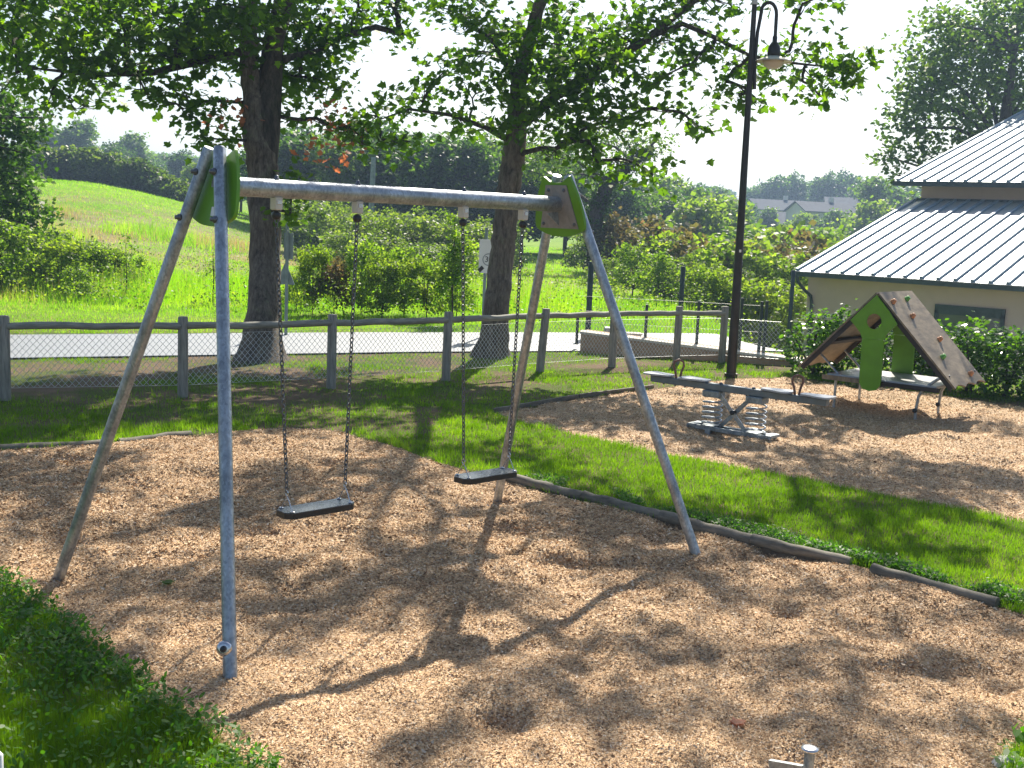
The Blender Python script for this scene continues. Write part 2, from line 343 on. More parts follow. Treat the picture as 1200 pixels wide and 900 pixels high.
M['sign_white'] = simple('sign_white', (.8,.8,.8), .4, var=.04); M['sign_black'] = simple('sign_black', (.03,.03,.03), .5); M['sign_grey'] = simple('sign_grey', (.3,.32,.33), .5)
M['sign_back'] = simple('sign_back', (.22,.28,.27), .5, .4)
M['lens'] = simple('lamp_lens', (.6,.55,.5), .25, var=.1)
M['hold_orange'] = simple('orange_hold', (.55,.25,.12), .5, var=.15); M['hold_green'] = simple('green_hold', (.12,.40,.08), .5, var=.15)
M['handle'] = simple('brown_handle', (.20,.09,.06), .5, var=.3)
M['stone'] = simple('pale_stone', (.6,.58,.52), .8, var=.2, scale=20, bmp=.3)

# ---------------------------------------------------------------- ground, pits, road
xs = np.unique(np.concatenate([np.linspace(-900, -60, 40), np.linspace(-60, -12, 60), np.linspace(-12, 12, 240), np.linspace(12, 60, 60), np.linspace(60, 900, 40)]))
ys = np.unique(np.concatenate([np.linspace(-60, 2, 20), np.linspace(2, 22, 200), np.linspace(22, 90, 110), np.linspace(90, 420, 70), np.linspace(420, 1200, 20)]))
X, Y = np.meshgrid(xs, ys); Z = H(X, Y)
pd = np.minimum(sdist(X, Y, PIT1), sdist(X, Y, PIT2))
Z -= .14 * ss((.0 - pd) / .25); Z += .012 * (fbm(X*2, Y*2, 9) - .5) * (Y < 20)
link('ground', grid_mesh('ground', X, Y, Z), M['ground'])['kind'] = 'structure'
def pitz(x, y, P):
    d = sdist(x, y, P)
    z = .10 * (fbm(x*1.1, y*1.1, 21, 2) - .5) + .075 * (fbm(x*3.6+4, y*3.6, 5, 2) - .5) + .018 * (vn(x*11, y*11, 6) - .5)
    hol = np.maximum(0, vn(x*2.4+9, y*2.4, 31) - .62) / .38; z = z - .065 * ss(hol * 1.3)
    return z*(1-.6*ss((d+.25)/.25)) - .12 * ss((d + .01) / .13), d
def pit(name, P, step, label_struct=None):
    a = np.array(P); gx = np.arange(a[:,0].min()-.2, a[:,0].max()+.2, step); gy = np.arange(a[:,1].min()-.2, a[:,1].max()+.2, step)
    x, y = np.meshgrid(gx, gy); z, d = pitz(x, y, P)
    o = link(name, grid_mesh(name, x, y, z, d < .12), M['chips_bed']); o['kind'] = 'structure'; return o
pit('wood_chip_pit', PIT1, .03); pit('wood_chip_pit', PIT2, .06)
def chips(P, n, size, dmax):
    a = np.array(P); lo = a.min(0); hi = a.max(0)
    # density falls with distance: draw y from 1/y law
    u = rng.random(n*3); y = lo[1] * (hi[1]/lo[1]) ** u; x = rng.uniform(lo[0], hi[0], n*3)
    z, d = pitz(x, y, P); k = (d < dmax) & (np.abs(x) < .68*y + .4); x, y, z = x[k][:n], y[k][:n], z[k][:n]; m = len(x)
    sc = size * (.5 + .7*rng.random(m) + .9*(rng.random(m) > .93)) * np.clip(y/6, .85, 1.35); L = sc; W = sc * (.25 + .35*rng.random(m))
    th = rng.random(m)*2*np.pi; tl = rng.normal(0, .35, m); rl = rng.normal(0, .45, m)
    ux = np.stack([np.cos(th)*np.cos(tl), np.sin(th)*np.cos(tl), np.sin(tl)], 1); vx = np.stack([-np.sin(th)*np.cos(rl), np.cos(th)*np.cos(rl), np.sin(rl)], 1)
    c = np.stack([x, y, z + .004 + .006*rng.random(m)], 1)
    q = [c + ux*L[:,None]*a_ + vx*W[:,None]*b_ for a_, b_ in ((-.5,-.5),(.5,-.4),(.45,.5),(-.5,.4))]
    return np.stack(q, 1).reshape(-1, 3)
cv = np.concatenate([chips(PIT1, 520000, .0125, .16), chips(PIT2, 200000, .0125, .1)])
tag(link('wood_chips', poly_mesh('wood_chips', cv, 4), M['chip']), kind='stuff')
# road
def strip(name, A, B, z, m):
    a = []; 
    for (p, q) in zip(A, B):
        a.append((p[0], p[1], z)); a.append((q[0], q[1], z))
    b = MB(); b.add(a, [(2*i, 2*i+2, 2*i+3, 2*i+1) for i in range(len(A)-1)]); o = b.build(name, m); o['kind'] = 'structure'; return o
def road_line(off):
    pts = [(-60,-2.6),(-30,9.2),(-14,15.2),(-7.7,17.35),(-2.25,20.15),(.9,21.5),(4.6,22.9),(9,25.4),(13,28.5)]
    o = []
    for i, p in enumerate(pts):
        a = pts[max(i-1,0)]; b = pts[min(i+1,len(pts)-1)]; t = np.array(b)-np.array(a); t = t/np.linalg.norm(t); o.append((p[0]-t[1]*off, p[1]+t[0]*off))
    return o
def dense(L, n=14):
    o = []
    for a, b in zip(L[:-1], L[1:]):
        for k in range(n): o.append((a[0]+(b[0]-a[0])*k/n, a[1]+(b[1]-a[1])*k/n))
    return o + [L[-1]]
ra, rb = dense(road_line(-1.5)), dense(road_line(1.5))
b = MB(); V = []
for p, q in zip(ra, rb):
    for k in range(4):
        x = p[0]+(q[0]-p[0])*k/3; y = p[1]+(q[1]-p[1])*k/3; V.append((x, y, float(H(x, y))+.025))
b.add(V, [(4*i+k, 4*i+4+k, 4*i+5+k, 4*i+1+k) for i in range(len(ra)-1) for k in range(3)]); b.build('road', M['road'])['kind'] = 'structure'
RL = np.array(road_line(0))
def roaddist(x, y):
    d = np.full(np.shape(x), 1e9)
    for i in range(len(RL)-1):
        e = RL[i+1]-RL[i]; t = np.clip(((x-RL[i][0])*e[0]+(y-RL[i][1])*e[1])/(e@e), 0, 1); d = np.minimum(d, np.hypot(x-RL[i][0]-t*e[0], y-RL[i][1]-t*e[1]))
    return d
# forecourt beside the building
b = MB(); b.add([(3.9,20.9,.012),(5.8,20.4,.012),(8.5,24,-.25),(6.4,25.5,.012)], [(0,1,2,3)])

# ---------------------------------------------------------------- grass (uncountable)
def blades(x, y, z, h, wd, lean=.5, K=3):
    m = len(x); th = rng.random(m)*2*np.pi; a = rng.random(m)*2*np.pi; ln = np.abs(rng.normal(0, lean, m))
    b0 = np.stack([x, y, z-.006], 1); s = np.stack([np.cos(th), np.sin(th), 0*th], 1)*wd[:,None]/2
    t = np.stack([np.cos(a)*np.sin(ln), np.sin(a)*np.sin(ln), np.cos(ln)], 1)*h[:,None]
    if K == 3: return np.stack([b0-s, b0+s, b0+t], 1).reshape(-1, 3)
    mid = b0 + t*.5*np.array([.6,.6,1.15]); return np.stack([b0-s*.8, b0+s*.8, mid+s, b0+t, mid-s], 1).reshape(-1, 3)
def lawn_pts(n, y0, y1, marg=.47):
    u = rng.random(n); y = y0*(y1/y0)**u; x = rng.uniform(-1, 1, n)*(.66*y + .5); return x, y
x, y = lawn_pts(1200000, 4.0, 20.5)
d = np.minimum(sdist(x, y, PIT1), sdist(x, y, PIT2)); edge = .05*(vn(x*9, y*9, 2)-.3)
thin = fbm(x*.9, y*.9, 12, 3); dens = np.where(y < 13.2, 1, ss((thin-.34)/.16)); worn = np.clip(1-np.abs(y-(16.4+.38*x))/3.0, 0, 1)   # trodden earth along the fence
k = (d > edge) & (roaddist(x, y) > 1.52+.15*vn(x*5, y*5, 4)) & (rng.random(len(x)) < np.clip(dens*(1-.92*ss(worn*1.5)*ss((.64-thin)/.18)) + .05, 0, 1))
k &= (rng.random(len(x)) < np.where((x < -.8) & (y > 11.3), .25+.75*ss((fbm(x*1.6, y*1.6, 71, 3)-.42)/.16), 1))
x, y = x[k], y[k]; dd = np.clip(y/7, .8, 2.4)
h = (.028 + .035*rng.random(len(x)) + .03*ss((fbm(x*2.5, y*2.5, 8)-.5)*4)) * np.where(y > 13, .8, 1.0)
g1 = blades(x, y, H(x, y), h, .0042*dd*(.8+.6*rng.random(len(x))), .55)
tag(link('lawn_grass', poly_mesh('lawn_grass', g1, 3), M['grass']), kind='stuff')
# broad leaved weeds along the near left edge and the log edging
def weeds(x, y, z, size):
    m = len(x); th = rng.random(m)*2*np.pi; tl = rng.normal(.35, .45, m)
    u = np.stack([np.cos(th)*np.cos(tl), np.sin(th)*np.cos(tl), np.sin(tl)], 1); v = np.stack([-np.sin(th), np.cos(th), rng.normal(0, .3, m)], 1)
    c = np.stack([x, y, z], 1); L = size*(.6+.8*rng.random(m)); W = L*.55
    return np.stack([c+u*L[:,None]*a+v*W[:,None]*b for a, b in ((0,0),(.35,-.42),(.75,-.36),(1,0),(.75,.36),(.35,.42))], 1).reshape(-1, 3)
n = 60000; x = rng.uniform(-3.6, -.3, n); y = rng.uniform(3.4, 7.4, n); d = sdist(x, y, PIT1)
k = (d > -.05) & (d < 1.7) & (rng.random(n) < .25 + .9*ss((.5-d)/.5) * (vn(x*4, y*4, 3) > .2)) & (x < 0.2); x, y, d = x[k], y[k], d[k]
pz = rng.random(len(x))*.075*(.5+vn(x*6, y*6, 8))
wv = weeds(x, y, pz+.01, .030)
n = 24000; t = rng.random(n); x = .04+2.98*t + rng.normal(.16, .09, n); y = 9.77-2.87*t + rng.normal(.14, .09, n); k = (sdist(x, y, PIT1) > .07) & (vn(x*3, y*3, 5) > .5) & (rng.random(n) < .25+.75*t); x, y = x[k], y[k]
wv = np.concatenate([wv, weeds(x, y, rng.random(len(x))*.06, .026)])
n = 2600; x = rng.uniform(2.05, 3.2, n); y = rng.uniform(4.2, 5.6, n); k = sdist(x, y, PIT1) > .0; x, y = x[k], y[k]
wv = np.concatenate([wv, weeds(x, y, rng.random(len(x))*.13, .04)])
tag(link('clover_and_weeds', poly_mesh('clover_and_weeds', wv, 6), M['weed']), kind='stuff')
# meadow beyond the road
n = 330000; u = rng.random(n); y = 19.5*(95/19.5)**u; x = rng.uniform(-1, 1, n)*(.5*y)
thick = fbm(x*.16+3, y*.16, 14, 3)
bank = np.exp(-((y-(48-.1*x))/9)**2) * ss((-x+2)/8)
k = (roaddist(x, y) > 1.5+.2*vn(x*3, y*3, 4)) & ~((x > 5.2) & (y < 40)); x, y, thick, bank = x[k], y[k], thick[k], bank[k]
h = np.where(y < 23.5, .06, .10+.55*ss((thick-.46)*5)*ss((y-24)/4)*ss((70-y)/20))*(.5+.8*rng.random(len(x)))
isdry = rng.random(len(x)) < np.clip(.04 + .8*bank*ss((fbm(x*.3, y*.3, 40)-.38)*5) + .25*ss((thick-.6)*8), 0, .85)
bl = blades(x, y, H(x, y), h, .012*np.clip(y/25, .7, 3), .45).reshape(-1, 3, 3)
tag(link('meadow_grass', poly_mesh('meadow_grass', bl[~isdry].reshape(-1, 3), 3), M['tall']), kind='stuff')
tag(link('dry_meadow_grass', poly_mesh('dry_meadow_grass', bl[isdry].reshape(-1, 3), 3), M['dry']), kind='stuff')

def weed_clumps():
    n = 1700; u = rng.random(n); y = 23.5*(46/23.5)**u; x = rng.uniform(-.5, .42, n)*y; th_ = fbm(x*.2, y*.2, 51, 3); k = (th_ > .49) & (roaddist(x, y) > 2.4); x, y, th_ = x[k], y[k], th_[k]
    c = np.stack([x, y, H(x, y) + rng.random(len(x))*(.15+.7*ss((th_-.44)*5))], 1); return c
# ---------------------------------------------------------------- trees
LEAF = np.array([(0,0),(.38,.06),(.30,.28),(.55,.52),(.27,.60),(.20,.82),(0,1.05),(-.20,.82),(-.27,.60),(-.55,.52),(-.30,.28),(-.38,.06)])
OVAL = np.array([(0,0),(.3,.3),(.28,.7),(0,1),(-.28,.7),(-.3,.3)])
DIA = np.array([(-.5,0),(.1,-.55),(.5,.1),(-.05,.5)])
def leaf_cloud(cent, rad, per, size, shape, droop=.5, seed=0, flat=.75):
    r = np.random.default_rng(seed); n = len(cent)*per
    c = np.repeat(cent, per, 0); rr = np.repeat(np.broadcast_to(rad, (len(cent),)), per)
    o = r.normal(0, .5, (n, 3)); o[:,2] *= flat; c = c + o*rr[:,None]
    nz = r.normal(0, 1, (n, 3)); nz[:,2] = np.abs(nz[:,2])+droop; nz /= np.linalg.norm(nz, axis=1)[:,None]
    a = r.normal(0, 1, (n, 3)); a[:,2] -= .5; u = a - nz*(a*nz).sum(1)[:,None]; u /= np.linalg.norm(u, axis=1)[:,None]; v = np.cross(nz, u)
    s = size*(.65+.6*r.random(n)); K = len(shape)
    V = c[:,None,:] + (v[:,None,:]*shape[None,:,0:1] + u[:,None,:]*shape[None,:,1:2])*s[:,None,None]
    fold = np.abs(shape[:,0])[None,:,None]*nz[:,None,:]*s[:,None,None]*.35*(1 if K > 4 else 0)
    return (V+fold).reshape(-1, 3), K
WV, WK = None, None
def blob_clusters(blobs, dens, seed):
    r = np.random.default_rng(seed); out = []
    for (c, rx, q) in blobs:
        n = max(3, int(dens*rx**2*q)); p = r.normal(0, 1, (n, 3)); p /= np.linalg.norm(p, axis=1)[:,None]; p *= (r.random(n)**.42)[:,None]*rx; p[:,2] *= .72; out.append(c+p)
    return np.concatenate(out)
WV, WK = leaf_cloud(weed_clumps(), .28, 16, .065, OVAL, seed=61); tag(link('meadow_weeds', poly_mesh('meadow_weeds', WV, WK), M['leaf_bush']), kind='stuff')
def big_tree(base, path, rads, blobs, label, seed, leafn=17, dens=50, brown=None, extra=(), guide=()):
    base = tuple(map(float, base)); t = empty('roadside_tree', base, label, 'tree', 'broadleaved trees between the fence and the road')
    r = random.Random(seed); bo = Vector(base)
    P = [Vector(p) for p in path]; mb = MB()
    # trunk, resampled with wobble, flared foot
    pts = []; rr = []
    for i in range(len(P)-1):
        for k in range(8):
            f = k/8; pts.append(P[i].lerp(P[i+1], f) + Vector((r.uniform(-.02,.02), r.uniform(-.02,.02), 0))); rr.append(rads[i]*(1-f)+rads[i+1]*f)
    pts.append(P[-1]); rr.append(rads[-1])
    z0 = pts[0].z
    rr = [a*(1+1.0*math.exp(-(p.z-z0)/.22)) for a, p in zip(rr, pts)]
    n = 28; V = []; F = []
    for i, p in enumerate(pts):
        for k in range(n):
            th = 2*math.pi*k/n; lob = 1+.10*math.sin(5*th+seed)*math.exp(-(p.z-z0)/.5)+.035*math.sin(3*th+i*.3+seed)+.03*(r.random()-.5)
            V.append(p+Vector((math.cos(th), math.sin(th), 0))*rr[i]*lob)
    for i in range(len(pts)-1):
        for k in range(n): F.append((i*n+k, i*n+(k+1)%n, (i+1)*n+(k+1)%n, (i+1)*n+k))
    mb.add([q-bo for q in V], F, True); mb.build('trunk', M['bark'], t)
    lb = MB()
    nodes = [(p, None) for p in pts if p.z > 1.9]
    for gp, gr in guide:
        lb.tube([Vector(p)-bo for p in gp], gr, 9, False, wob=.08)
        for a, b_ in zip(gp[:-1], gp[1:]): nodes += [(Vector(a).lerp(Vector(b_), f), None) for f in (.25,.5,.75,1)]
    order = sorted(blobs, key=lambda b_: min((Vector(b_[0])-p).length for p, _ in nodes if p.z > 1.9)); seg = []; cnt = []
    for (c, rx, q) in order:
        c = Vector(c); bi = min(range(len(nodes)), key=lambda k: (nodes[k][0]-c).length*(1.0 if nodes[k][1] is None else .92) + max(0, nodes[k][0].z-c.z)*.8)
        seg.append((bi, c, rx)); cnt.append(1); nodes.append((c, len(seg)-1)); k = nodes[bi][1]
        while k is not None: cnt[k] += 1; k = nodes[seg[k][0]][1]
    for (bi, c, rx), nc in zip(seg, cnt):
        st = nodes[bi][0]; L = (c-st).length; m = 6; path_ = []; r1 = .007+.0105*math.sqrt(nc); r0 = r1*1.25
        for k in range(m+1):
            f = k/m; q_ = st.lerp(c, f) + Vector((r.uniform(-1,1), r.uniform(-1,1), r.uniform(-.5,1)))*.05*L*math.sin(f*math.pi) + Vector((0,0,.08*L*math.sin(f*math.pi))); path_.append(q_)
        lb.tube([p-bo for p in path_], [r0+(r1-r0)*k/m if nc > 1 else r0*(1-.7*k/m) for k in range(m+1)], 7, False)
        for j in range(int(3+5*rx)):
            a = path_[r.randint(2, m)]; d_ = Vector((r.gauss(0,1), r.gauss(0,1), r.gauss(0,.7))).normalized()*rx*r.uniform(.5,1)
            e = c+d_; md = a.lerp(e, .5)+Vector((0,0,-.05*L*r.random())); lb.tube([a-bo, md-bo, e-bo], [.011,.008,.003], 5, False)
    for path2, rad2 in extra: lb.tube([Vector(p)-bo for p in path2], rad2, 16, False, wob=.05)
    lb.build('branches', M['bark2'], t)
    cl = blob_clusters([(np.array(c), rx, q) for c, rx, q in blobs], dens, seed)
    V, K = leaf_cloud(cl-np.array(base), .36, leafn, .125, LEAF, seed=seed)
    link('crown', poly_mesh('crown', V, K), M['leaf'], t)
    if brown:
        cl = np.concatenate([at(*q)[None] + rng.normal(0, .12, (3, 3)) for q in brown]); V, K = leaf_cloud(cl-np.array(base), .3, 9, .10, LEAF, seed=3)
        link('withered_leaves', poly_mesh('withered_leaves', V, K), M['leaf_brown'], t)
    return t
def B(L, d0): return [(at(a[0], a[1], a[2] if a[2] else d0), a[3], a[4] if len(a) > 4 else 1) for a in L]
trA = B([(15,30,18,.8),(50,-30,17.5,1.2),(20,85,17.5,.5),(75,45,17,.7),(60,110,17,.28,1.2),(110,75,17,.5),(100,125,17,.2,1.4),(140,10,16.5,1.0),(150,70,17,.5),(205,60,17,.6),(165,105,17,.22,1.3),(190,118,17,.15,1.6),(225,20,17,.9),(215,105,17.2,.2,1.6),(232,130,17.2,.17,1.5),(262,70,17.5,.45),(250,125,17.4,.12,1.6),
  (290,10,16.4,.8),(330,30,18.5,.9),(352,90,18.2,.5),(350,140,18,.28,.9),(385,45,18.5,.6),(385,100,18.2,.38,1.1),(395,150,18.1,.25,1.1),(425,170,18,.25,1),(345,215,17.3,.2,1.2),(272,165,17.3,.16,1.6),(238,165,17.2,.14,1.3),(420,10,18.6,.32),(470,40,18.8,.14),(462,10,18.8,.2),(320,95,18.4,.4,.8),(340,250,17.3,.14,1.2),(412,150,18,.2,1.2)], 17)
ur = np.random.default_rng(77)
GAPS = [(*gnd(px, py)[:2], r_) for px, py, r_ in [(550,740,.65),(640,715,.45),(430,830,.45),(200,560,.55),(90,640,.3),(430,640,.3),(620,650,.25),(830,720,.4),(950,800,.4),(1120,800,.45),(330,760,.35),(710,790,.35),(1000,470,.8),(1120,520,.6),(860,560,.5),(250,640,.3),(1150,690,.5),(560,860,.3)]]  # ground spots to stay sunlit; the unseen upper clumps are placed around them
def clumps(n, c, rad, lo, hi):
    o = []
    for k in range(n):
        for _ in range(60):
            p = ur.normal(0, 1, 3); p /= np.linalg.norm(p); p *= ur.random()**.4; p = np.array(c)+p*np.array(rad); r_ = ur.uniform(lo, hi); g_ = p - np.array(sv)*p[2]/sv.z
            if all(math.hypot(g_[0]-q[0], g_[1]-q[1]) > q[2]+.55*r_ for q in GAPS): break
        else: continue
        o.append((p, r_, 1))
    return o
up = [((-4.2,17.2,8.2),2.0,.55),((-6.3,16.4,7.6),1.7,.55),((-2.3,16.8,7.9),1.6,.5),((-4.6,15.2,7.2),1.4,.5),((-3.6,18.4,10.2),1.8,.5),((-5.6,18.0,10.4),1.7,.45),((-2.2,18.2,10.8),1.4,.4),((-7.8,17.2,9.4),1.5,.5),((-4.4,16.4,11.6),1.4,.4),((-8.6,15.8,6.2),1.3,.7),((-6.5,14.6,6.3),1.0,.6),((-1.9,15.3,6.6),.9,.5)]
trA += clumps(22, (-4.6,16.9,8.9), (4.4,3.0,3.3), .4, .8)
def shade(L, z0, z1):
    "crown clumps that throw their shade on given spots of the ground"
    o = []
    for px, py, r_ in L:
        g_ = gnd(px, py); z_ = ur.uniform(z0, z1); o.append((g_+np.array(sv)*z_/sv.z, r_, 1))
    return o
trA += shade([(40,480,.7),(120,490,.7),(200,485,.7),(280,490,.6),(340,470,.6),(90,450,.7),(180,447,.7),(270,445,.7),(20,515,.6),(330,500,.45),(420,470,.5),(390,440,.5)], 6.3, 8.0)
trA += shade([(60,580,.35),(20,620,.3),(160,620,.3),(330,560,.45),(300,600,.4),(150,690,.3),(230,690,.28),(30,740,.4),(110,800,.35),(40,800,.3),(180,860,.35),(90,870,.3),(250,590,.25),(420,690,.2),(330,735,.16),(110,545,.35)], 9.2, 11.8)
A0 = gnd(303, 424); big_tree((A0[0], A0[1]+.1, 0), [(A0[0],A0[1]+.1,-.1), at(311,300,17.6), at(309,200,17.6), at(303,160,17.6), at(294,90,17.6), at(290,10,17.6), (-4.1,17.6,7.6),(-4.3,17.6,10.5)], [.245,.232,.235,.23,.15,.13,.10,.05], trA,
  'broad dark trunked tree on the left behind the swing beam, with withered brown leaves', 5, brown=[(272,145,17.4),(390,145,18),(365,165,17.6),(400,175,18)],
  extra=[([at(311,205,17.62), at(313,160,17.6), at(316,110,17.65), at(320,50,17.7), (-3.3,17.7,6.4), (-2.9,17.9,9)], [.17,.19,.19,.16,.11,.04])],
  guide=[([at(288,60,17.6), at(240,70,17.3), at(180,85,17.1), at(110,88,17), at(40,80,17.2)], [.08,.065,.05,.035,.015]), ([at(330,70,17.7), at(370,60,18.2), at(410,40,18.5)], [.06,.04,.02]), ([at(285,120,17.5), at(245,118,17.4), at(215,128,17.2)], [.03,.02,.008])])
trB = B([(640,50,18.6,1.0),(610,100,18.3,.55),(580,40,19,.6),(548,20,19,.42),(515,10,19.4,.25,.8),(500,110,18.6,.38),(470,125,18.6,.32),(475,165,18.4,.22,1.2),(438,135,18.7,.22),(535,140,18.6,.38),(560,100,18.6,.4),(590,150,18.2,.35),(520,85,19,.32),(545,65,19,.35),(445,165,18.4,.14,1.4),
  (650,120,18.2,.75),(700,90,17.8,.8),(690,165,17.9,.42),(650,175,18.1,.26),(730,140,17.8,.5),(740,190,17.6,.2,1.6),(765,205,17.5,.1,2),(700,190,17.8,.2,1.3),(730,40,18.3,.8),(770,100,18,.38),(790,130,17.8,.2,1.3),(785,50,18.5,.45),(800,0,18.4,.5),(850,5,18.2,.4),(835,55,18.1,.25),
  (870,75,18,.28),(905,80,18,.36),(885,115,17.9,.14,1.3),(862,110,17.8,.1,1.5),(940,95,17.9,.28),(960,112,17.8,.14,1.5),(978,80,17.7,.36),(955,68,17.8,.24),(1000,86,17.7,.2),(1004,78,17.7,.15,1.4),(820,150,17.8,.08,1.6),(850,95,17.8,.12,.9),(925,60,18.2,.2,.8),(940,5,18,.2,1.3),(975,-2,18,.2,1.2),(810,75,18,.12,1)], 18)
up_ = [((0,18.6,7.4),1.8,.55),((1.8,18.2,7.2),1.6,.55),((.4,17.4,9.2),1.7,.45),((2.6,18.0,9.4),1.7,.45),((4.6,17.8,7.8),1.3,.5),((3.9,16.6,9.9),1.3,.45),((6.0,17.4,8.6),1.2,.45),((-.8,17.4,10.8),1.3,.4),((1.5,18.2,11.4),1.4,.35),((1.2,15.8,6.8),1.1,.5),((3.2,15.6,7.4),1.0,.5),((7.2,18.0,10.2),1.3,.4),((5.5,18.5,11.2),1.4,.4),((8.3,18.6,8.6),1.1,.45)]
trB += clumps(12, (3.0,17.6,9.2), (6.2,2.8,3.0), .4, .7)
trB += shade([(480,520,.4),(560,530,.45),(640,545,.4),(700,580,.4),(760,600,.45),(840,605,.4),(930,600,.4),(1010,640,.4),(1100,650,.35),(470,570,.3),(520,600,.3),(700,490,.5),(770,490,.5),(830,520,.4),(940,535,.45),(1040,545,.45),(1150,560,.5),(1100,590,.3),(1000,500,.3),(1180,500,.4),(450,490,.4)], 7.0, 9.2)
trB += shade([(680,620,.3),(740,640,.35),(640,600,.25),(800,660,.3),(760,680,.22),(870,700,.25),(500,660,.2),(470,650,.16),(880,780,.25),(990,770,.28),(1060,745,.22),(790,830,.25),(700,850,.28),(620,840,.2),(900,850,.22),(1010,850,.2),(1150,770,.28),(1120,860,.2),(640,780,.16),(480,870,.22),(860,640,.25),(580,700,.14),(1160,720,.25),(380,700,.2),(930,680,.2),(1050,690,.2),(760,760,.16)], 9.0, 11.5)
B0 = gnd(573, 419); big_tree((B0[0], B0[1]+.1, 0), [(B0[0],B0[1]+.1,-.1), at(585,345,18.9), at(589,290,18.9), at(595,225,18.8), at(604,180,18.8), at(606,110,18.7), at(618,50,18.6),(.6,18.4,6.8),(1.2,18.2,10)], [.21,.205,.20,.19,.19,.13,.11,.09,.04], trB,
  'leaning brown trunked tree with a long leafy branch reaching past the lamp', 8, leafn=16, dens=46,
  guide=[([at(606,150,18.8), at(650,112,18.5), at(700,82,18.3), at(757,47,18.2), at(812,2,18.2), (4.2,18.0,7.2)], [.10,.09,.075,.06,.05,.03]), ([at(765,42,18.2), at(800,28,18.1), at(840,45,18), at(880,66,17.9), at(930,74,17.8), at(985,80,17.7)], [.045,.04,.035,.028,.02,.008]),
         ([at(605,170,18.8), at(570,150,18.7), at(530,135,18.6), at(480,128,18.6), at(445,140,18.6)], [.05,.042,.033,.022,.01]), ([at(608,100,18.7), at(580,50,18.9), at(540,20,19)], [.06,.045,.03])])

# ---- prototypes for the trees and shrubs behind
def copy_tree(o, name=None):
    c = o.copy(); C.objects.link(c)
    for ch in o.children: k = ch.copy(); C.objects.link(k); k.parent = c
    return c
def proto(kind, seed, lm, hgt=1.0, nb=14, per=10, leaf=.045, trunk=.25, wide=.42, shape='round', nclus=260):
    "unit-height plant: crown and trunk, scaled when placed"
    r = np.random.default_rng(seed); t = empty(kind, (0, -500, 0), 'x', 'tree'); blobs = []
    for i in range(nb):
        f = r.random()
        if shape == 'round': z = trunk+.1+(.82-trunk)*f; rad = wide*math.sin(math.pi*min(.95, .18+.72*f))*r.uniform(.35,.85)
        elif shape == 'cone': z = .12+.8*f; rad = wide*(1-f)*r.uniform(.3,.8)
        else: z = .15+.6*f; rad = wide*r.uniform(.2,1)*(1-.3*f)
        th = r.random()*6.283; blobs.append((np.array([rad*math.cos(th), rad*math.sin(th), z]), r.uniform(.12,.2)*(1.25 if shape == 'round' else .9), 1))
    cl = blob_clusters([(c, a, 1) for c, a, q in blobs], nclus/nb/.026, seed)
    cl = cl[cl[:,2] > .02]; V, K = leaf_cloud(cl, .07, per, leaf, DIA, seed=seed, flat=.8); V[:,2] = np.maximum(V[:,2], .01)
    link('crown', poly_mesh('crown', V, K), lm, t)
    mb = MB(); rr = .022 if shape != 'bush' else .01
    mb.tube([(0,0,-.03),(.01,0,trunk),(0,.01,.62)], [rr*1.3, rr, rr*.3], 8, False)
    for c, a, q in blobs[:9]: mb.tube([(0,0,min(trunk, c[2]*.5)), tuple(c*np.array([.5,.5,.8])), tuple(c)], [rr*.55, rr*.35, rr*.12], 5, False)
    mb.build('trunk', M['bark2'], t); return t
PR = {
 'wood': [proto('woodland_tree', 11, M['leaf_dark'], wide=.34, trunk=.22, leaf=.04, nb=26, nclus=520), proto('woodland_tree', 12, M['leaf_mid'], wide=.4, trunk=.2, leaf=.04, nb=24, nclus=480), proto('woodland_tree', 13, M['leaf_dark'], wide=.26, trunk=.2, leaf=.035, nb=24, nclus=480)],
 'round': [proto('round_tree', 21, M['leaf_mid'], wide=.42, trunk=.12, leaf=.05, nb=24, nclus=460), proto('round_tree', 22, M['leaf_dark'], wide=.4, trunk=.12, leaf=.05, nb=24, nclus=460), proto('round_tree', 23, M['leaf_bush'], wide=.4, trunk=.12, leaf=.05, nb=22, nclus=420)],
 'cone': [proto('dark_conifer', 31, M['leaf_dark'], wide=.34, trunk=.08, shape='cone', leaf=.045, nb=30, nclus=520)],
 'bush': [proto('meadow_bush', 41, M['leaf_bush'], wide=.5, trunk=.1, shape='bush', leaf=.04, nb=26, nclus=460), proto('meadow_bush', 42, M['leaf_olive'], wide=.7, trunk=.1, shape='bush', leaf=.04, nb=34, nclus=620), proto('meadow_bush', 43, M['leaf_red'], wide=.55, trunk=.1, shape='bush', leaf=.045, nb=26, nclus=420), proto('meadow_bush', 44, M['leaf_young'], wide=.42, trunk=.1, shape='bush', leaf=.04, nb=24, nclus=400)],
}
USED = set()
def hcap(px, d, h, yt):
    return min(h, (2.24 + (255.6+.0425*(px-600)-yt)/FPX*d - max(0, float(H(at(px,250,d)[0], d))))/1.04)
ORD = 'first second third fourth fifth sixth seventh eighth ninth tenth eleventh twelfth'.split()
BATCH = []
def name_batch(items, look, where):
    "label every plant of a batch by its look and its order from the left"
    from collections import defaultdict
    g = defaultdict(list)
    for px, i, o in items: g[look[i]].append((px, o))
    for lk, L in g.items():
        L.sort(key=lambda t: t[0]); m_ = len(L)
        for k, (px, o) in enumerate(L):
            q_ = 'only' if m_ == 1 else 'leftmost' if k == 0 else 'rightmost' if k == m_-1 else ORD[k]+' from left'
            o['label'] = f'{lk} {where}, {q_}'
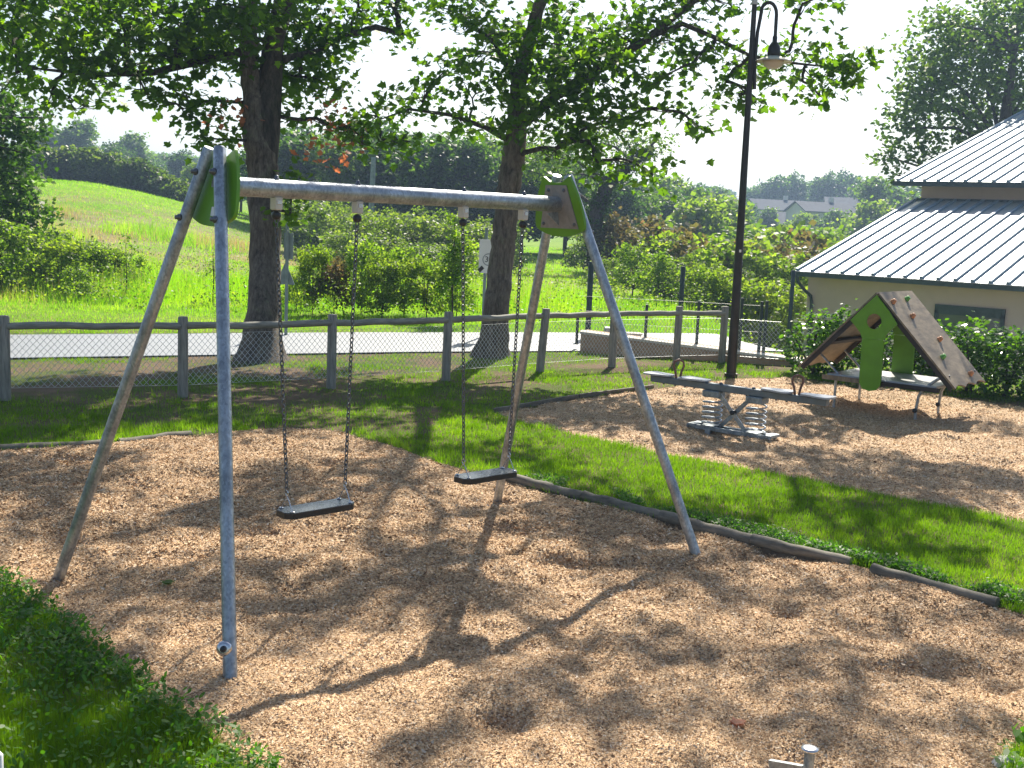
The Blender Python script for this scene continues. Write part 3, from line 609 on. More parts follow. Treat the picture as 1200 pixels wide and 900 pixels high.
def place(key, i, px, d, h, label, cat, group=None, wf=1.0, z=None, name=None):
    p = PR[key][i]; x = at(px, 250, d)[0]; g0 = float(H(x, d))
    if g0 < 0: h = h - g0
    if 850 < px < 1000 and 59 < d < 130:
        h = min(h, 2.24 - (274 - (255.6+.0425*(px-600)))/FPX*d - g0)
    if (key, i) in USED: o = copy_tree(p)
    else: o = p; USED.add((key, i))
    zz = float(H(x, d)) if z is None else z
    o.location = (x, d, zz); o.scale = (h*wf, h*wf, h); o.rotation_euler.z = random.random()*6.28
    o['label'] = label; o['category'] = cat
    if group: o['group'] = group
    elif 'group' in o: del o['group']
    return o
# woodland behind the meadow (dark, tall)
G = 'dark woodland trees at the far edge of the meadow'
for j, (px, d, h, i, wf) in enumerate([(285,88,8.2,0,1),(322,84,9.5,1,1),(352,80,10.2,2,1.1),(380,78,9.6,1,1),(410,80,10.6,1,1),(440,76,10.2,2,1),(470,80,9.2,2,1.2),(500,76,9.4,1,1),(528,74,9.8,1,1),(556,78,10.4,2,1.2),(585,76,9.4,1,1),(612,74,8.6,1,1),(640,78,9.4,1,1),(664,72,8.2,2,1.1),(745,80,7.4,1,1),(716,76,7.8,0,1),(400,66,6.5,1,1),(545,66,6.4,0,1),(455,66,6.4,0,1.2),(500,65,6.8,2,1.2),(612,66,5.6,0,1.2),(350,68,6.6,0,1.2),(310,70,6.3,2,1.3)]):
    BATCH.append((px, i, place('wood', i, px, d, hcap(px, d, h, (j*37 % 23)-8+np.interp(px, [285,300,340,440,560,640,700,745],[192,180,152,150,165,170,205,222])), 'x', 'tree', G, wf)))
name_batch(BATCH, ['dark broad tree','mid green loose tree','dark narrow tree'], 'in woodland behind the beam'); BATCH = []
# distant trees on the left skyline
YT = [143,158,150,170,178,198,192,196,186]
for px, d, h, i, lab in [(100,150,12.5,0,'rounded grey green tree standing tallest on the left skyline above the field hedge'),(160,160,10,0,'smaller hazy tree just left of the pointed skyline tree'),(62,150,11,0,'hazy skyline tree half hidden by the left edge branches'),(140,140,9.5,1,'hazy bluish tree in a dip of the left skyline'),(215,150,9,1,'low hazy tree on the skyline beside the left swing leg'),(190,115,6.5,0,'yellow green rounded tree behind the right end of the field hedge'),(235,110,6.5,2,'light green tree right behind the top of the left swing legs'),(170,125,6.8,1,'mid green tree behind the middle of the field hedge'),(40,110,7.5,2,'pale green tree behind the left end of the field hedge')]:
    place('round', i, px, d, hcap(px, d, 30, YT.pop(0)), lab, 'tree')
# valley on the right: trees
G = 'hazy trees on the far hillside around the houses'
for px, d, h, i in [(735,170,6.8,0),(765,180,7,1),(790,150,6.5,0),(812,185,6.8,1),(836,160,6,2),(862,140,4.5,0),(838,190,6.5,0),(902,232,8.6,1),(922,235,9.2,1),(962,230,9.4,1),(985,232,9.9,1),(1005,225,8.4,1),(945,240,7.6,0),(1040,190,7,1),(1022,150,9,0),(880,235,6.4,1),(940,120,3.6,2),(905,118,3.2,0),(1015,130,5.5,2),(860,118,4.0,2),(1060,170,7,0),(898,160,4.6,0),(935,150,4.2,2),(975,150,4.8,0),(868,170,5,1),(950,165,3.6,2)]:
    BATCH.append((px, i, place('round', i, px, d, h, 'x', 'tree', G)))
name_batch(BATCH, ['hazy grey green tree','hazy dark tree','hazy light green tree'], 'on hillside by the houses'); BATCH = []
G = 'trees and large shrubs filling the valley behind the lamp'
for px, d, h, i in [(718,90,5.2,2),(700,95,6.4,0),(742,85,4.0,1),(755,100,5.2,0),(775,110,6.4,2),(800,100,5.0,0),(822,96,4.6,1),(845,90,4.2,2),(772,88,4.2,0),(810,80,3.8,2),(905,84,3.2,0),(930,76,3.6,2),(955,80,4.4,0),(975,86,4.4,2),(880,78,3.6,2),(895,66,3.4,0),(935,62,3.4,2),(865,70,3.6,0)]:
    BATCH.append((px, i, place('round', i, px, d, h, 'x', 'tree', G)))
name_batch(BATCH, ['mid green tree','dark green tree','light green tree'], 'in valley behind the lamp'); BATCH = []
for px, d, h, lab in [(738,95,5.6,'dark cone shaped tree right of the far green swing plate'),(796,105,5.4,'dark pointed conifer in the valley left of the lamp post'),(996,95,6.2,'dark dome shaped conifer right below the slate roofed houses'),(822,112,5.6,'small dark conifer close to the lamp post in the valley')]:
    place('cone', 0, px, d, h, lab, 'tree')
# bushes
def bushes(L, lab, G, key='bush'):
    B_ = [(px, i, place(key, i, px, d, h, lab, 'bush', G, wf)) for (px, d, h, i, wf) in L]
    if len(B_) > 1: name_batch(B_, ['green bush','olive bush','reddish bush','pale leaved bush'], lab)
bushes([(365,55,3.4,1,1.1),(400,52,3.3,1,1),(430,48,2.9,1,1),(462,46,3.0,1,1),(490,44,2.9,1,1),(520,46,2.8,1,1.1),(550,44,2.6,1,1.1),(578,46,2.6,1,1),(415,42,2.0,1,1.2),(500,40,1.7,1,1.3),(540,38,1.5,1,1.3)], 'on bank below woodland', 'brambles on the bank below the woodland')
bushes([(370,25,1.75,0,.6),(428,25.5,1.9,3,.75),(452,24.8,1.5,0,.8),(478,25.6,1.75,3,.8),(505,25,1.6,0,.8),(352,26,1.0,0,.9),(540,25.6,1.3,3,.8)], 'across road between the big trunks', 'young shrubs across the road between the big trunks')
bushes([(396,25,1.5,2,.7)], 'reddish flowering shrub on the verge beside the left trunk', None)
bushes([(5,27,2.0,3,1),(40,28,1.7,3,1.1),(75,27.5,1.5,0,1.1),(108,28.5,1.5,3,1),(138,29,1.3,0,1),(22,30,1.8,3,1.1),(62,31,1.7,0,1.1),(168,30,1.0,3,.9),(95,26,.9,3,1.2)], 'on left verge across the road', 'wild bushes on the left verge across the road')
bushes([(730,50,3.2,2,1),(765,46,2.9,2,1),(700,52,2.6,1,1),(790,44,2.6,0,1),(820,42,2.7,2,1),(745,36,1.9,3,1),(775,34,1.7,3,1),(805,35,1.8,1,1),(845,40,2.4,3,1),(870,42,2.6,1,1),(900,44,2.4,2,1),(925,40,2.0,3,1),(835,33,1.5,0,.9),(880,34,1.3,0,1),(910,35,1.5,1,1),(955,50,3.2,2,1),(980,56,3.6,1,1),(720,38,1.5,1,.9),(850,52,2.9,0,1),(800,54,3.2,2,1),(895,52,3.0,0,1),(940,56,3.2,0,1)], 'beyond road by the lamp', 'scrub beyond the road on the right')
# field hedge on the left
hd = empty('field_hedge', tuple(at(140,250,82)*np.array([1,1,0])), 'long dark hedge crossing the top of the green field on the left', 'hedge'); hb = hd.location
hp = [(30,80,2.0),(60,80,2.1),(85,81,2.2),(110,80,2.2),(135,80,2.1),(160,79,2.0),(180,79,1.6),(198,78,1.3),(214,77,1.0),(232,76,.8),(250,76,.7)]
cl = []
for px, d, h in hp:
    x = at(px, 250, d)[0]; z = float(H(x, d)); p = rng.normal(0, 1, (330, 3)); p /= np.linalg.norm(p, axis=1)[:,None]; p *= rng.random((330,1))**.3
    cl.append(np.array([x, d, z+h*.5]) + p*np.array([1.25, 1.1, h*.55]))
cl = np.concatenate(cl)-np.array(hb); V, K = leaf_cloud(cl, .35, 9, .22, DIA, seed=3); link('foliage', poly_mesh('foliage', V, K), M['leaf_hedge'], hd)
mb = MB()
for px, d, h in hp:
    x = at(px, 250, d)[0]; z = float(H(x, d)); mb.tube([(x-hb[0], d-hb[1], z-.1), (x+.1-hb[0], d-hb[1], z+h*.6)], [.08,.03], 6, False)
mb.build('stems', M['bark2'], hd)
# far wood behind, reads as one mass
cc = []
for k in range(330):
    d = rng.uniform(190, 420); px = rng.uniform(-150, 1400); h = rng.uniform(6, 11.5)
    if 690 < px < 1060: h *= .62 if px < 880 else .8
    if d < 260 and 850 < px < 1010: continue
    h = min(h, max(3, hcap(px, d, h, np.interp(px, [0,100,250,300,700,850,1000],[172,176,190,195,226,222,212]))))
    x = at(px, 250, d)[0]; z = float(H(x, d)); n = 130; p = rng.normal(0, 1, (n, 3)); p /= np.linalg.norm(p, axis=1)[:,None]; p *= rng.random((n,1))**.3
    cc.append(np.array([x, d, z+h*.55]) + p*np.array([h*.42, h*.42, h*.5]))
V, K = leaf_cloud(np.concatenate(cc), .9, 4, 1.1, DIA, seed=9); tag(link('far_wood', poly_mesh('far_wood', V, K), M['leaf_mid']), kind='stuff')

def custom_tree(name, base, path, rads, blobs, mtl, label, leaf, per, dens, clr, seed, shape=OVAL, bm='bark2', ivy=False):
    base = tuple(map(float, base)); t = empty(name, base, label, 'tree'); bo = Vector(base); mb = MB()
    mb.tube([Vector(p)-bo for p in path], rads, 14, False, wob=.12); P = [Vector(p) for p in path]
    for c, rx, q in blobs:
        c = Vector(c); st = min(P[1:], key=lambda p: (p-c).length + (2 if p.z > c.z else 0)); mb.tube([st-bo, st.lerp(c, .5)+Vector((0,0,.1*(c-st).length))-bo, c-bo], [rads[0]*.25+.003, .002+rads[0]*.14, .002+rads[0]*.05], 6, False)
    mb.build('trunk', M[bm], t); cl = blob_clusters([(np.array(c), rx, q) for c, rx, q in blobs], dens, seed)
    V, K = leaf_cloud(cl-np.array(base), clr, per, leaf, shape, seed=seed); link('crown', poly_mesh('crown', V, K), M[mtl], t)
    if ivy:
        pts = []
        for i in range(len(P)-1):
            for k in range(70): f = random.random(); th = random.random()*6.28; r_ = rads[i]*1.25; q = P[i].lerp(P[i+1], f); pts.append((q.x+r_*math.cos(th), q.y+r_*math.sin(th), q.z))
        V, K = leaf_cloud(np.array(pts)-np.array(base), .22, 12, .13, OVAL, seed=4); link('ivy', poly_mesh('ivy', V, K), M['leaf_dark'], t)
    return t
# left edge tree
bl = B([(-60,200,30,2.2),(-10,150,29,1.3),(20,140,29,.6),(35,160,28.5,.5,1.3),(0,200,29,1.1),(30,240,28.8,.55,1.2),(52,250,28.6,.35,1.3),(20,215,28.7,.6),(-20,260,29,1.2),(15,270,28.8,.55,1.2),(30,180,28.6,.4),(-80,80,30,2.4),(45,268,28.6,.22,1.2),(60,138,28.5,.28,1),(-30,110,29.5,1.3)], 29)
lb0 = at(-110, 300, 31); custom_tree('edge_tree', (lb0[0], 31, 0), [(lb0[0],31,-.1),(lb0[0]+.1,31,1.5),(lb0[0]+.3,30.8,3.2),(lb0[0]+.5,30.6,5.5)], [.3,.25,.18,.08], bl, 'leaf_oak', 'dark green oak reaching in at the left edge with low branches over the field', .13, 13, 38, .36, 41, LEAF)
# tree behind the building
bl = B([(1150,90,50,3.4),(1090,120,49,2.0),(1060,150,48.5,1.4),(1045,185,48,.8),(1110,50,50,2.2),(1170,30,51,2.4),(1200,110,50,3),(1085,180,48.5,.8),(1130,170,49,1.6),(1240,50,51,3.5),(1050,205,48,.5),(1100,80,49,1.5),(1108,28,50,.9),(1072,110,49,.9),(1180,180,50,2),(1090,215,49.5,.9),(1060,185,48.4,.5),(1200,10,51,1.8)], 50)
rb0 = at(1165, 300, 50); custom_tree('oak_tree', (rb0[0], 50, -1.2), [(rb0[0],50,-1.3),(rb0[0],50,3),(rb0[0]-.3,50,6),(rb0[0]-.2,50,10)], [.5,.42,.3,.12], bl, 'leaf_mid', 'large hazy oak rising behind the zinc roofed building', .24, 12, 19, .6, 43, OVAL)
# leaning ivy clad tree
bl = B([(640,180,50,1.3),(670,160,50,1.0),(700,165,50,1.2),(735,165,50,1.2),(770,165,50,.8),(690,200,49.5,.6),(720,190,49.5,.6),(755,185,50,.6),(655,205,50,.8),(620,200,50,.9)], 50)
ib = at(696, 335, 50); custom_tree('ivy_clad_tree', (ib[0], 50, 0), [(ib[0],50,-.1), at(696,280,50), at(700,245,50), at(712,215,50), at(742,190,50), at(760,175,50)], [.34,.32,.34,.3,.2,.08], bl, 'leaf_mid', 'leaning dark tree wrapped in ivy right behind the far green swing plate', .16, 12, 34, .5, 44, OVAL, ivy=True)
# slim sapling with pale leaves
sb = gnd(526, 386); bl = B([(537,275,24,.16,2),(530,300,24,.26,2.2),(545,290,24,.18,2),(522,325,24,.26,2),(538,318,24,.24,2),(508,320,24,.12,2),(528,258,24,.10,2),(552,312,24,.1,2),(516,340,24,.12,2)], 24)
custom_tree('sapling', (sb[0], 24.0, 0), [(at(530,386,24)[0],24,-.02), at(530,340,24), at(532,300,24), at(533,255,24)], [.02,.017,.013,.006], bl, 'leaf_young', 'slender sapling with pale glinting leaves between the two right swing chains', .075, 12, 300, .15, 45, OVAL)
for px, h_, lab in [(146,1.25,'thin upright sapling in the meadow, left of the outer swing leg'),(248,1.2,'thin sparse sapling seen just left of the upright front leg')]:
    d = 26.5; q = at(px, 370, d); bl = [(np.array([q[0]+rng.normal(0,.08), d, .5+.22*k*h_/1.2]), .12, 1.3) for k in range(int(h_*4))]
    custom_tree('sapling', (q[0], d, 0), [(q[0],d,-.02),(q[0]+.02,d,h_*.5),(q[0],d,h_)], [.015,.012,.005], bl, 'leaf_young', lab, .06, 8, 350, .15, int(px), OVAL)

# ---------------------------------------------------------------- laurel hedges behind the second pit
def laurel(name, pts, label, seed):
    bx = np.array([pts[0][0], pts[0][1], 0.]); t = empty('laurel_hedge', tuple(bx), label, 'hedge'); cl = []; r = np.random.default_rng(seed); mb = MB()
    for (x, y, rx, h) in pts:
        n = int(300*rx*rx*2.2); p = r.normal(0, 1, (n, 3)); p /= np.linalg.norm(p, axis=1)[:,None]; p *= (r.random((n,1))**.22)
        z0 = float(H(x, y)); q = np.array([x, y, h*.5]) + p*np.array([rx, rx, h*.54]); q = q[q[:,2] > .03]; cl.append(q)
        for k in range(4): mb.tube([(x-bx[0]+r.normal(0,.05), y-bx[1]+r.normal(0,.05), z0-.05), (x-bx[0]+r.normal(0,rx*.4), y-bx[1]+r.normal(0,rx*.4), h*.7)], [.02,.01], 5, False)
    cl = np.concatenate(cl)-bx; V, K = leaf_cloud(cl, .11, 7, .085, OVAL, droop=.8, seed=seed); link('foliage', poly_mesh('foliage', V, K), M['laurel'], t); mb.build('stems', M['bark2'], t)
laurel('a', [(4.70,18.25,.46,.98),(5.15,18.15,.5,1.05),(5.65,17.8,.5,1.02),(6.05,17.5,.45,1.0)], 'glossy laurel hedge left of the climbing house with sunlit top leaves', 1)
laurel('b', [(6.35,17.2,.5,.95),(6.75,16.95,.5,1.02),(7.1,16.6,.5,1.0),(7.5,16.3,.55,1.04),(7.9,15.9,.55,.98),(8.3,15.6,.6,1.0),(8.7,15.2,.6,.95)], 'laurel hedge right of the climbing house below the building window', 2)

# ---------------------------------------------------------------- building
E_ = Vector((.7727,-.6347,0)); N_ = Vector((.6347,.7727,0)); P0 = Vector((7.65,32.17,1.14)); Zv = Vector((0,0,1))
bd = empty('zinc_roofed_building', (P0.x, P0.y, -1.75), 'cream rendered building with two tiered pale zinc standing seam roofs on the right', 'building'); bb = Vector(bd.location)
def bp(s, n, z): return P0 + E_*s + N_*n + Vector((0,0,z-1.14)) - bb
L = 19.; SL = math.tan(R(15.24)); RUN = 8.24; top1 = 1.14+2.244
m = MB(); m.add([bp(.15,.55,-1.8), bp(L,.55,-1.8), bp(L,.55,1.24), bp(.15,.55,1.24), bp(.15,.8,-1.8), bp(L,.8,-1.8), bp(L,.8,1.3), bp(.15,.8,1.3)], [(0,1,2,3),(5,4,7,6),(0,3,7,4),(1,5,6,2),(3,2,6,7)])
m.add([bp(.15,.8,-1.8), bp(.15,16,-1.8), bp(.15,16,3.2), bp(.15,8.3,3.2), bp(.15,.8,1.25)], [(0,1,2,3,4)])
wall = m.build('wall', M['render'], bd)
m = MB(); m.add([bp(.1,8.5,3.0), bp(L,8.5,3.0), bp(L,8.5,3.98), bp(.1,8.5,3.98), bp(.1,16,3.0), bp(.1,16,5.6), bp(.1,8.5,4.0)], [(0,1,2,3),(0,6,5,4)]); m.build('upper_wall', M['render'], bd)
def roof(name, s0, n0, z0, run, thick=.10):
    m = MB(); z1 = z0+run*SL
    A = [bp(s0,n0,z0), bp(L,n0,z0), bp(L,n0+run,z1), bp(s0,n0+run,z1)]; Bq = [q-Vector((0,0,thick)) for q in A]
    m.add(A+Bq, [(0,1,2,3),(7,6,5,4),(0,4,5,1),(1,5,6,2),(2,6,7,3),(3,7,4,0)]); r_ = m.build(name, M['zinc'], bd)
    sm = MB(); sp = .43; k = 0
    nrm = Vector((0,0,1)); sl = (N_ + Vector((0,0,SL))).normalized(); up_ = E_.cross(sl).normalized()
    if up_.z < 0: up_ = -up_
    s = s0+.05
    while s < L-.1:
        c = (bp(s,n0,z0)+bp(s,n0+run,z1))/2 + up_*.035; sm.box(c, (.085, run/math.cos(R(15.24)), .06), (E_, sl, up_)); s += sp
    sm.build('standing_seams', M['seam'], r_)
    return r_
r1 = roof('lower_roof', 0, 0, 1.14, RUN-.02); 
u0 = RUN-.6; r2 = roof('upper_roof', -.44, u0, 3.96, 12.6)
m = MB(); m.box((bp(-.05,-.07,1.06)+bp(L,-.07,1.06))/2, (L+.1,.14,.13), (E_, N_, Zv)); m.build('gutter', M['frame_grey'], bd)
m = MB(); m.box((bp(-.49,u0-.06,3.87)+bp(L,u0-.06,3.87))/2, (L+.5,.12,.15), (E_, N_, Zv)); m.build('fascia', M['frame_grey'], bd)
m = MB(); m.box((bp(.08,RUN+.1,3.38)+bp(L,RUN+.1,3.38))/2, (L,.3,.12), (E_, N_, Zv)); m.build('flashing', M['frame_grey'], bd)
m = MB(); q = [bp(.10,-.07,1.0), bp(.12,-.05,.85), bp(.22,.2,.62), bp(.32,.42,.45), bp(.33,.48,.25), bp(.33,.48,-1.7)]; m.tube(q, .045, 10); m.build('downpipe', M['frame_grey'], bd)
wx0, wx1 = 3.75, 5.5
m = MB(); yy = .52
for (s0, s1, z0, z1) in [(wx0,wx1,.26,.50),(wx0,wx0+.09,-.7,.36),(wx1-.09,wx1,-.7,.36),(wx0,wx1,-.78,-.7)]:
    m.box((bp(s0,yy,z0)+bp(s1,yy,z1))/2, (s1-s0, .1, z1-z0), (E_, N_, Zv))
fr = m.build('window', M['frame_grey'], bd); m = MB(); m.box((bp(wx0+.09,.53,-.7)+bp(wx1-.09,.53,.36))/2, (wx1-wx0-.18, .03, 1.06), (E_, N_, Zv)); m.build('pane', M['glass'], fr)

# houses on the hill
def house(px, py, d, w_, h_, dep, rz, lab, roofh=1.6):
    q = at(px, py, d); z = float(H(q[0], d)); zb = q[2]-h_; t = empty('hill_house', (q[0], d, zb), lab, 'house', rz=rz)
    m = MB(); m.add([(-w_/2,-dep/2,-2),(w_/2,-dep/2,-2),(w_/2,dep/2,-2),(-w_/2,dep/2,-2),(-w_/2,-dep/2,h_),(w_/2,-dep/2,h_),(w_/2,dep/2,h_),(-w_/2,dep/2,h_),(-w_/2,0,h_+roofh),(w_/2,0,h_+roofh)],
      [(0,1,5,4),(2,3,7,6),(0,4,8,7,3),(1,2,6,9,5)]); m.build('wall', M['house_wall'], t)
    m = MB(); o = .35
    for s in (-1, 1):
        y1 = s*(dep/2+o); zt = h_+roofh+.1; ze = h_-roofh*o/(dep/2)
        V = [(-w_/2-o,y1,ze+.05),(w_/2+o,y1,ze+.05),(w_/2+o,0,zt),(-w_/2-o,0,zt)]; V += [(a,b,c-.15) for a,b,c in V]; m.add(V, [(0,1,2,3),(7,6,5,4),(0,4,5,1),(1,5,6,2),(0,3,7,4)])
    rf = m.build('roof', M['slate'], t); m = MB(); m.box((w_*.2,.3,h_+roofh+.3), (.6,.6,1.1)); m.build('chimney', M['house_wall'], rf)
    for k in (-.3, .05, .32):
        m = MB(); m.box((k*w_,-dep/2-.02,h_*.5), (.9,.06,1.2)); m.build('window', M['glass'], t)
house(925,262,180,9,3.2,8,R(-25),'nearest pale house on the hill with its gable toward the lamp')
house(905,246,200,9,3.4,8,R(10),'pale house with slate roof standing highest left on the hill')
house(958,248,175,8,2.4,7,R(12),'low dark roofed house right of the pale gabled one on the hill',1.3)
house(990,242,205,8,3,7,R(-10),'small house farthest right on the hill below the big trees',1.4)
house(877,270,165,4,2.6,5,R(35),'small outbuilding just right of the lamp post on the hill',1.0)

# ---------------------------------------------------------------- wooden fence with chain link
FP = [(-9.1,11.2,0),(-7.4,11.95,0),(-5.62,12.75,0),(-3.86,13.5,0),(-2.3,14.65,0),(-.91,15.79,.5),(.4,17.1,3.5),(1.55,18.09,-.5),(2.65,18.8,0),(3.47,19.25,0)]
fe = empty('wooden_fence', (-3.86,13.5,0), 'low weathered wooden post and rail fence with chain link along the road', 'fence'); fb = Vector(fe.location)
for (x, y, l) in FP:
    m = MB(); dx = math.tan(R(l))*.93; m.tube([(0,0,-.05),(dx*.5,0,.45),(dx,0,.93),(dx,0,.945)], [.062,.06,.058,.05], 14); p_ = m.build('post', M['post_wood'], fe); p_.location = Vector((x,y,0))-fb
for a, b_ in zip(FP[:-1], FP[1:]):
    m = MB(); A = Vector((a[0],a[1],.835)); B_ = Vector((b_[0],b_[1],.835)); e = (B_-A).normalized(); sd_ = Vector((e.y,-e.x,0))*.02; A2 = A+e*.03+sd_; B2 = B_-e*.03+sd_; Lr = (B2-A2).length
    pts = [(Lr*k/6-Lr/2, random.uniform(-.006,.006), random.uniform(-.008,.008)) for k in range(7)]; m.tube(pts, [.042+random.uniform(-.003,.003) for _ in pts], 12)
    o = m.build('rail', M['rail_wood'], fe); o.location = (A2+B2)/2-fb; o.rotation_euler.z = math.atan2(e.y, e.x)
FP2 = FP + [(4.35,19.0,0)]
def wire(V, F, a, b_, r):
    d = (b_-a).normalized(); u = d.orthogonal().normalized(); v = d.cross(u); k0 = len(V)
    for p in (a, b_):
        for t_ in (0, 2.09, 4.19): V.append(p+u*(r*math.cos(t_))+v*(r*math.sin(t_)))
    for k in range(3): F.append((k0+k, k0+(k+1)%3, k0+3+(k+1)%3, k0+3+k))
for a, b_ in zip(FP2[:-1], FP2[1:]):
    A = Vector((a[0],a[1],0)); Bv = Vector((b_[0],b_[1],0)); e = (Bv-A).normalized(); nn = Vector((-e.y,e.x,0))*.05; Lr = (Bv-A).length; z0, z1 = .13, .74; Hh = z1-z0; p = .074; V = []; F = []
    n = int(Lr/p)+1; p = Lr/n; sl_ = .9
    for k in range(-int(Hh*sl_/p)-1, n+1):
        for sg in (1, -1):
            s0 = k*p if sg == 1 else Lr-k*p; s1 = s0+sg*Hh*sl_; t0, t1 = 0., 1.
            for lo_ in (0, 1):
                pass
            def clip(s0, s1):
                ds = s1-s0; ta, tb = 0, 1
                for bnd, sgn in ((0,1),(Lr,-1)):
                    f0 = sgn*(s0-bnd); f1 = sgn*(s1-bnd)
                    if f0 < 0 and f1 < 0: return None
                    if f0 < 0: ta = max(ta, f0/(f0-f1))
                    elif f1 < 0: tb = min(tb, f0/(f0-f1))
                return (ta, tb) if tb-ta > .02 else None
            c = clip(s0, s1)
            if not c: continue
            q = [A+e*(s0+(s1-s0)*t)+nn*(1+.06*sg)+Vector((0,0,z0+Hh*t))-fb for t in c]; wire(V, F, q[0], q[1], .0025)
    for z in (z0, z1): wire(V, F, A+nn+Vector((0,0,z))-fb, Bv+nn+Vector((0,0,z))-fb, .002)
    me = bpy.data.meshes.new('chain_link'); me.from_pydata(V, [], F); link('chain_link', me, M['wire'], fe)

# retaining wall and the steel panel fence standing behind it
W0 = Vector((1.14,19.83,0)); W1 = Vector((4.9,19.15,0)); we = (W1-W0).normalized(); wn = Vector((-we.y,we.x,0)); wl = (W1-W0).length
rw = empty('retaining_wall', tuple(W0), 'low buff brick wall with pale cap beyond the wooden fence on the right', 'wall', rz=math.atan2(we.y, we.x))
m = MB(); m.add([(0,0,-.1),(wl,0,-.1),(wl,0,.07),(0,0,.33),(0,.9,-.1),(wl,.9,-.1),(wl,.9,.07),(0,.9,.33)], [(0,1,2,3),(5,4,7,6),(0,3,7,4),(1,5,6,2),(3,2,6,7)]); m.build('brickwork', M['brick'], rw)
m = MB(); m.add([(-.02,-.03,.335),(wl,-.03,.075),(wl,-.03,.115),(-.02,-.03,.375),(-.02,.30,.335),(wl,.30,.075),(wl,.30,.115),(-.02,.30,.375)], [(0,1,2,3),(5,4,7,6),(0,3,7,4),(1,5,6,2),(3,2,6,7),(0,4,5,1)]); m.build('cap', M['concrete'], rw)
sf = empty('steel_panel_fence', tuple(W0), 'dark green steel posts with fine wire panels behind the brick wall', 'fence'); sB = Vector(sf.location)
pp = []
for (px, py, pyt) in [(690,386,358),(758,398,353),(815.5,406,353),(866,412,352.5),(890,415,358),(896,416,358)]:
    q = gnd(px, py+3, .16); k = (Vector((q[0],q[1],0))-W0).dot(we); q = W0+we*k+wn*(.45 if px < 880 else .42); hh = (py-pyt)*q.y/FPX+.1; m = MB(); m.box((0,0,hh/2), (.05,.05,hh), bev=.006); o = m.build('post', M['dark_paint'], sf); o.location = q+Vector((0,0,.1))-sB; pp.append(q)
for a, b_ in zip(pp[:-1], pp[1:]):
    V = []; F = []; n = max(2, int((b_-a).length/.05))
    for k in range(1, n): q = a.lerp(b_, k/n)-sB; wire(V, F, q+Vector((0,0,.3)), q+Vector((0,0,.95)), .0016)
    for z in (.3,.5,.7,.95): wire(V, F, a-sB+Vector((0,0,z)), b_-sB+Vector((0,0,z)), .0025)
    me = bpy.data.meshes.new('wire_panel'); me.from_pydata(V, [], F); link('wire_panel', me, M['dark_paint'], sf)
for px, d, pyb, pyt, lab in [(689,22.5,392,306,'tall dark steel post seen under the far swing leg'),(797,26,377,312,'tall dark steel post standing in the scrub left of the lamp'),(926,31,372,316,'tall dark steel post next to the building downpipe'),(943,31.4,372,318,'dark steel post against the building corner')][:3]:
    a = at(px, pyb, d); b_ = at(px+1, pyt, d); m = MB(); z0 = float(H(a[0], d)); hh = b_[2]-z0; m.tube([(0,0,-.05),(0,0,hh-.02),(0,0,hh)], [.055,.055,.04], 10); m.tube([(0,0,hh*.5),(0,0,hh*.5+.05)], .062, 10); m.tube([(0,0,0),(0,0,.03)], .09, 10)
    o = m.build('steel_post', M['dark_paint']); o.location = (a[0], d, z0); tag(o, lab, 'post')
q = gnd(712, 386, .1); m = MB(); m.box((0,0,.17), (.16,.3,.34), bev=.01); m.box((.33,0,.13), (.5,.28,.2), bev=.01); o = m.build('concrete_block', M['galv_dull']); m = MB(); m.box((.33,0,.245), (.52,.3,.03)); c_ = m.build('top', M['concrete'], o); o.location = (q[0]-.15, 21.2, 0); tag(o, 'low grey block with pale flat top behind the corner of the brick wall', 'block')
m = MB(); m.box((0,0,.03), (.30,.08,.025), bev=.004); o = m.build('wooden_plank', M['ply']); q = gnd(652, 369, .0); o.location = (q[0], q[1], .04); tag(o, 'small pale plank lying in the meadow right of the leaning tree', 'plank')

# signs and utility pole
sg = empty('speed_sign', (at(565,400,21.6)[0], 21.6, 0), 'white rectangular 30 zone end sign half hidden by the right tree trunk', 'road sign'); 
m = MB(); m.tube([(0,.03,-.05),(0,.03,2.05)], .03, 10); m.build('pole', M['sign_back'], sg)
zc = at(569,300,21.6)[2]
def rrect(w_, h_, r_, n=5):
    o = []
    for cx, cy, a0 in ((w_/2-r_,-h_/2+r_,-90),(w_/2-r_,h_/2-r_,0),(-w_/2+r_,h_/2-r_,90),(-w_/2+r_,-h_/2+r_,180)):
        for k in range(n): a = R(a0+90*k/(n-1)); o.append((cx+r_*math.cos(a), cy+r_*math.sin(a)))
    return o
SX = Vector((1,0,0)); SY = Vector((.0,0,1)); hw = .30
m = MB(); m.prism(rrect(.32,.62,.04), (.04,-.01,zc), SX, SY, .02); pl = m.build('panel', M['sign_white'], sg)
m = MB(); co = [(.115*math.cos(R(15*k)), .115*math.sin(R(15*k))) for k in range(24)]; ci = [(.098*a/.115, .098*b/.115) for a, b in co]; m.prism(co, (.06,-.024,zc-.06), SX, SY, .004, ci); m.build('ring', M['sign_grey'], pl)
m = MB(); m.prism([(-.06,-.035),(.05,-.035),(.05,.035),(-.06,.035)], (-.075,-.026,zc-.235), Vector((.75,0,.75)), Vector((-.75,0,.75)), .004); m.build('slash', M['sign_black'], pl)
fc = bpy.data.curves.new('number', 'FONT'); fc.body = '30'; fc.size = .15; fc.extrude = .002; fc.align_x = 'CENTER'; fc.align_y = 'CENTER'
tmp = bpy.data.objects.new('number', fc); C.objects.link(tmp); dg = bpy.context.evaluated_depsgraph_get(); dg.update(); me = bpy.data.meshes.new_from_object(tmp.evaluated_get(dg)); bpy.data.objects.remove(tmp)
o = link('number', me, M['sign_black'], pl); me.materials.clear(); me.materials.append(M['sign_black']); o.rotation_euler.x = R(90); o.location = (.06,-.026,zc-.06)
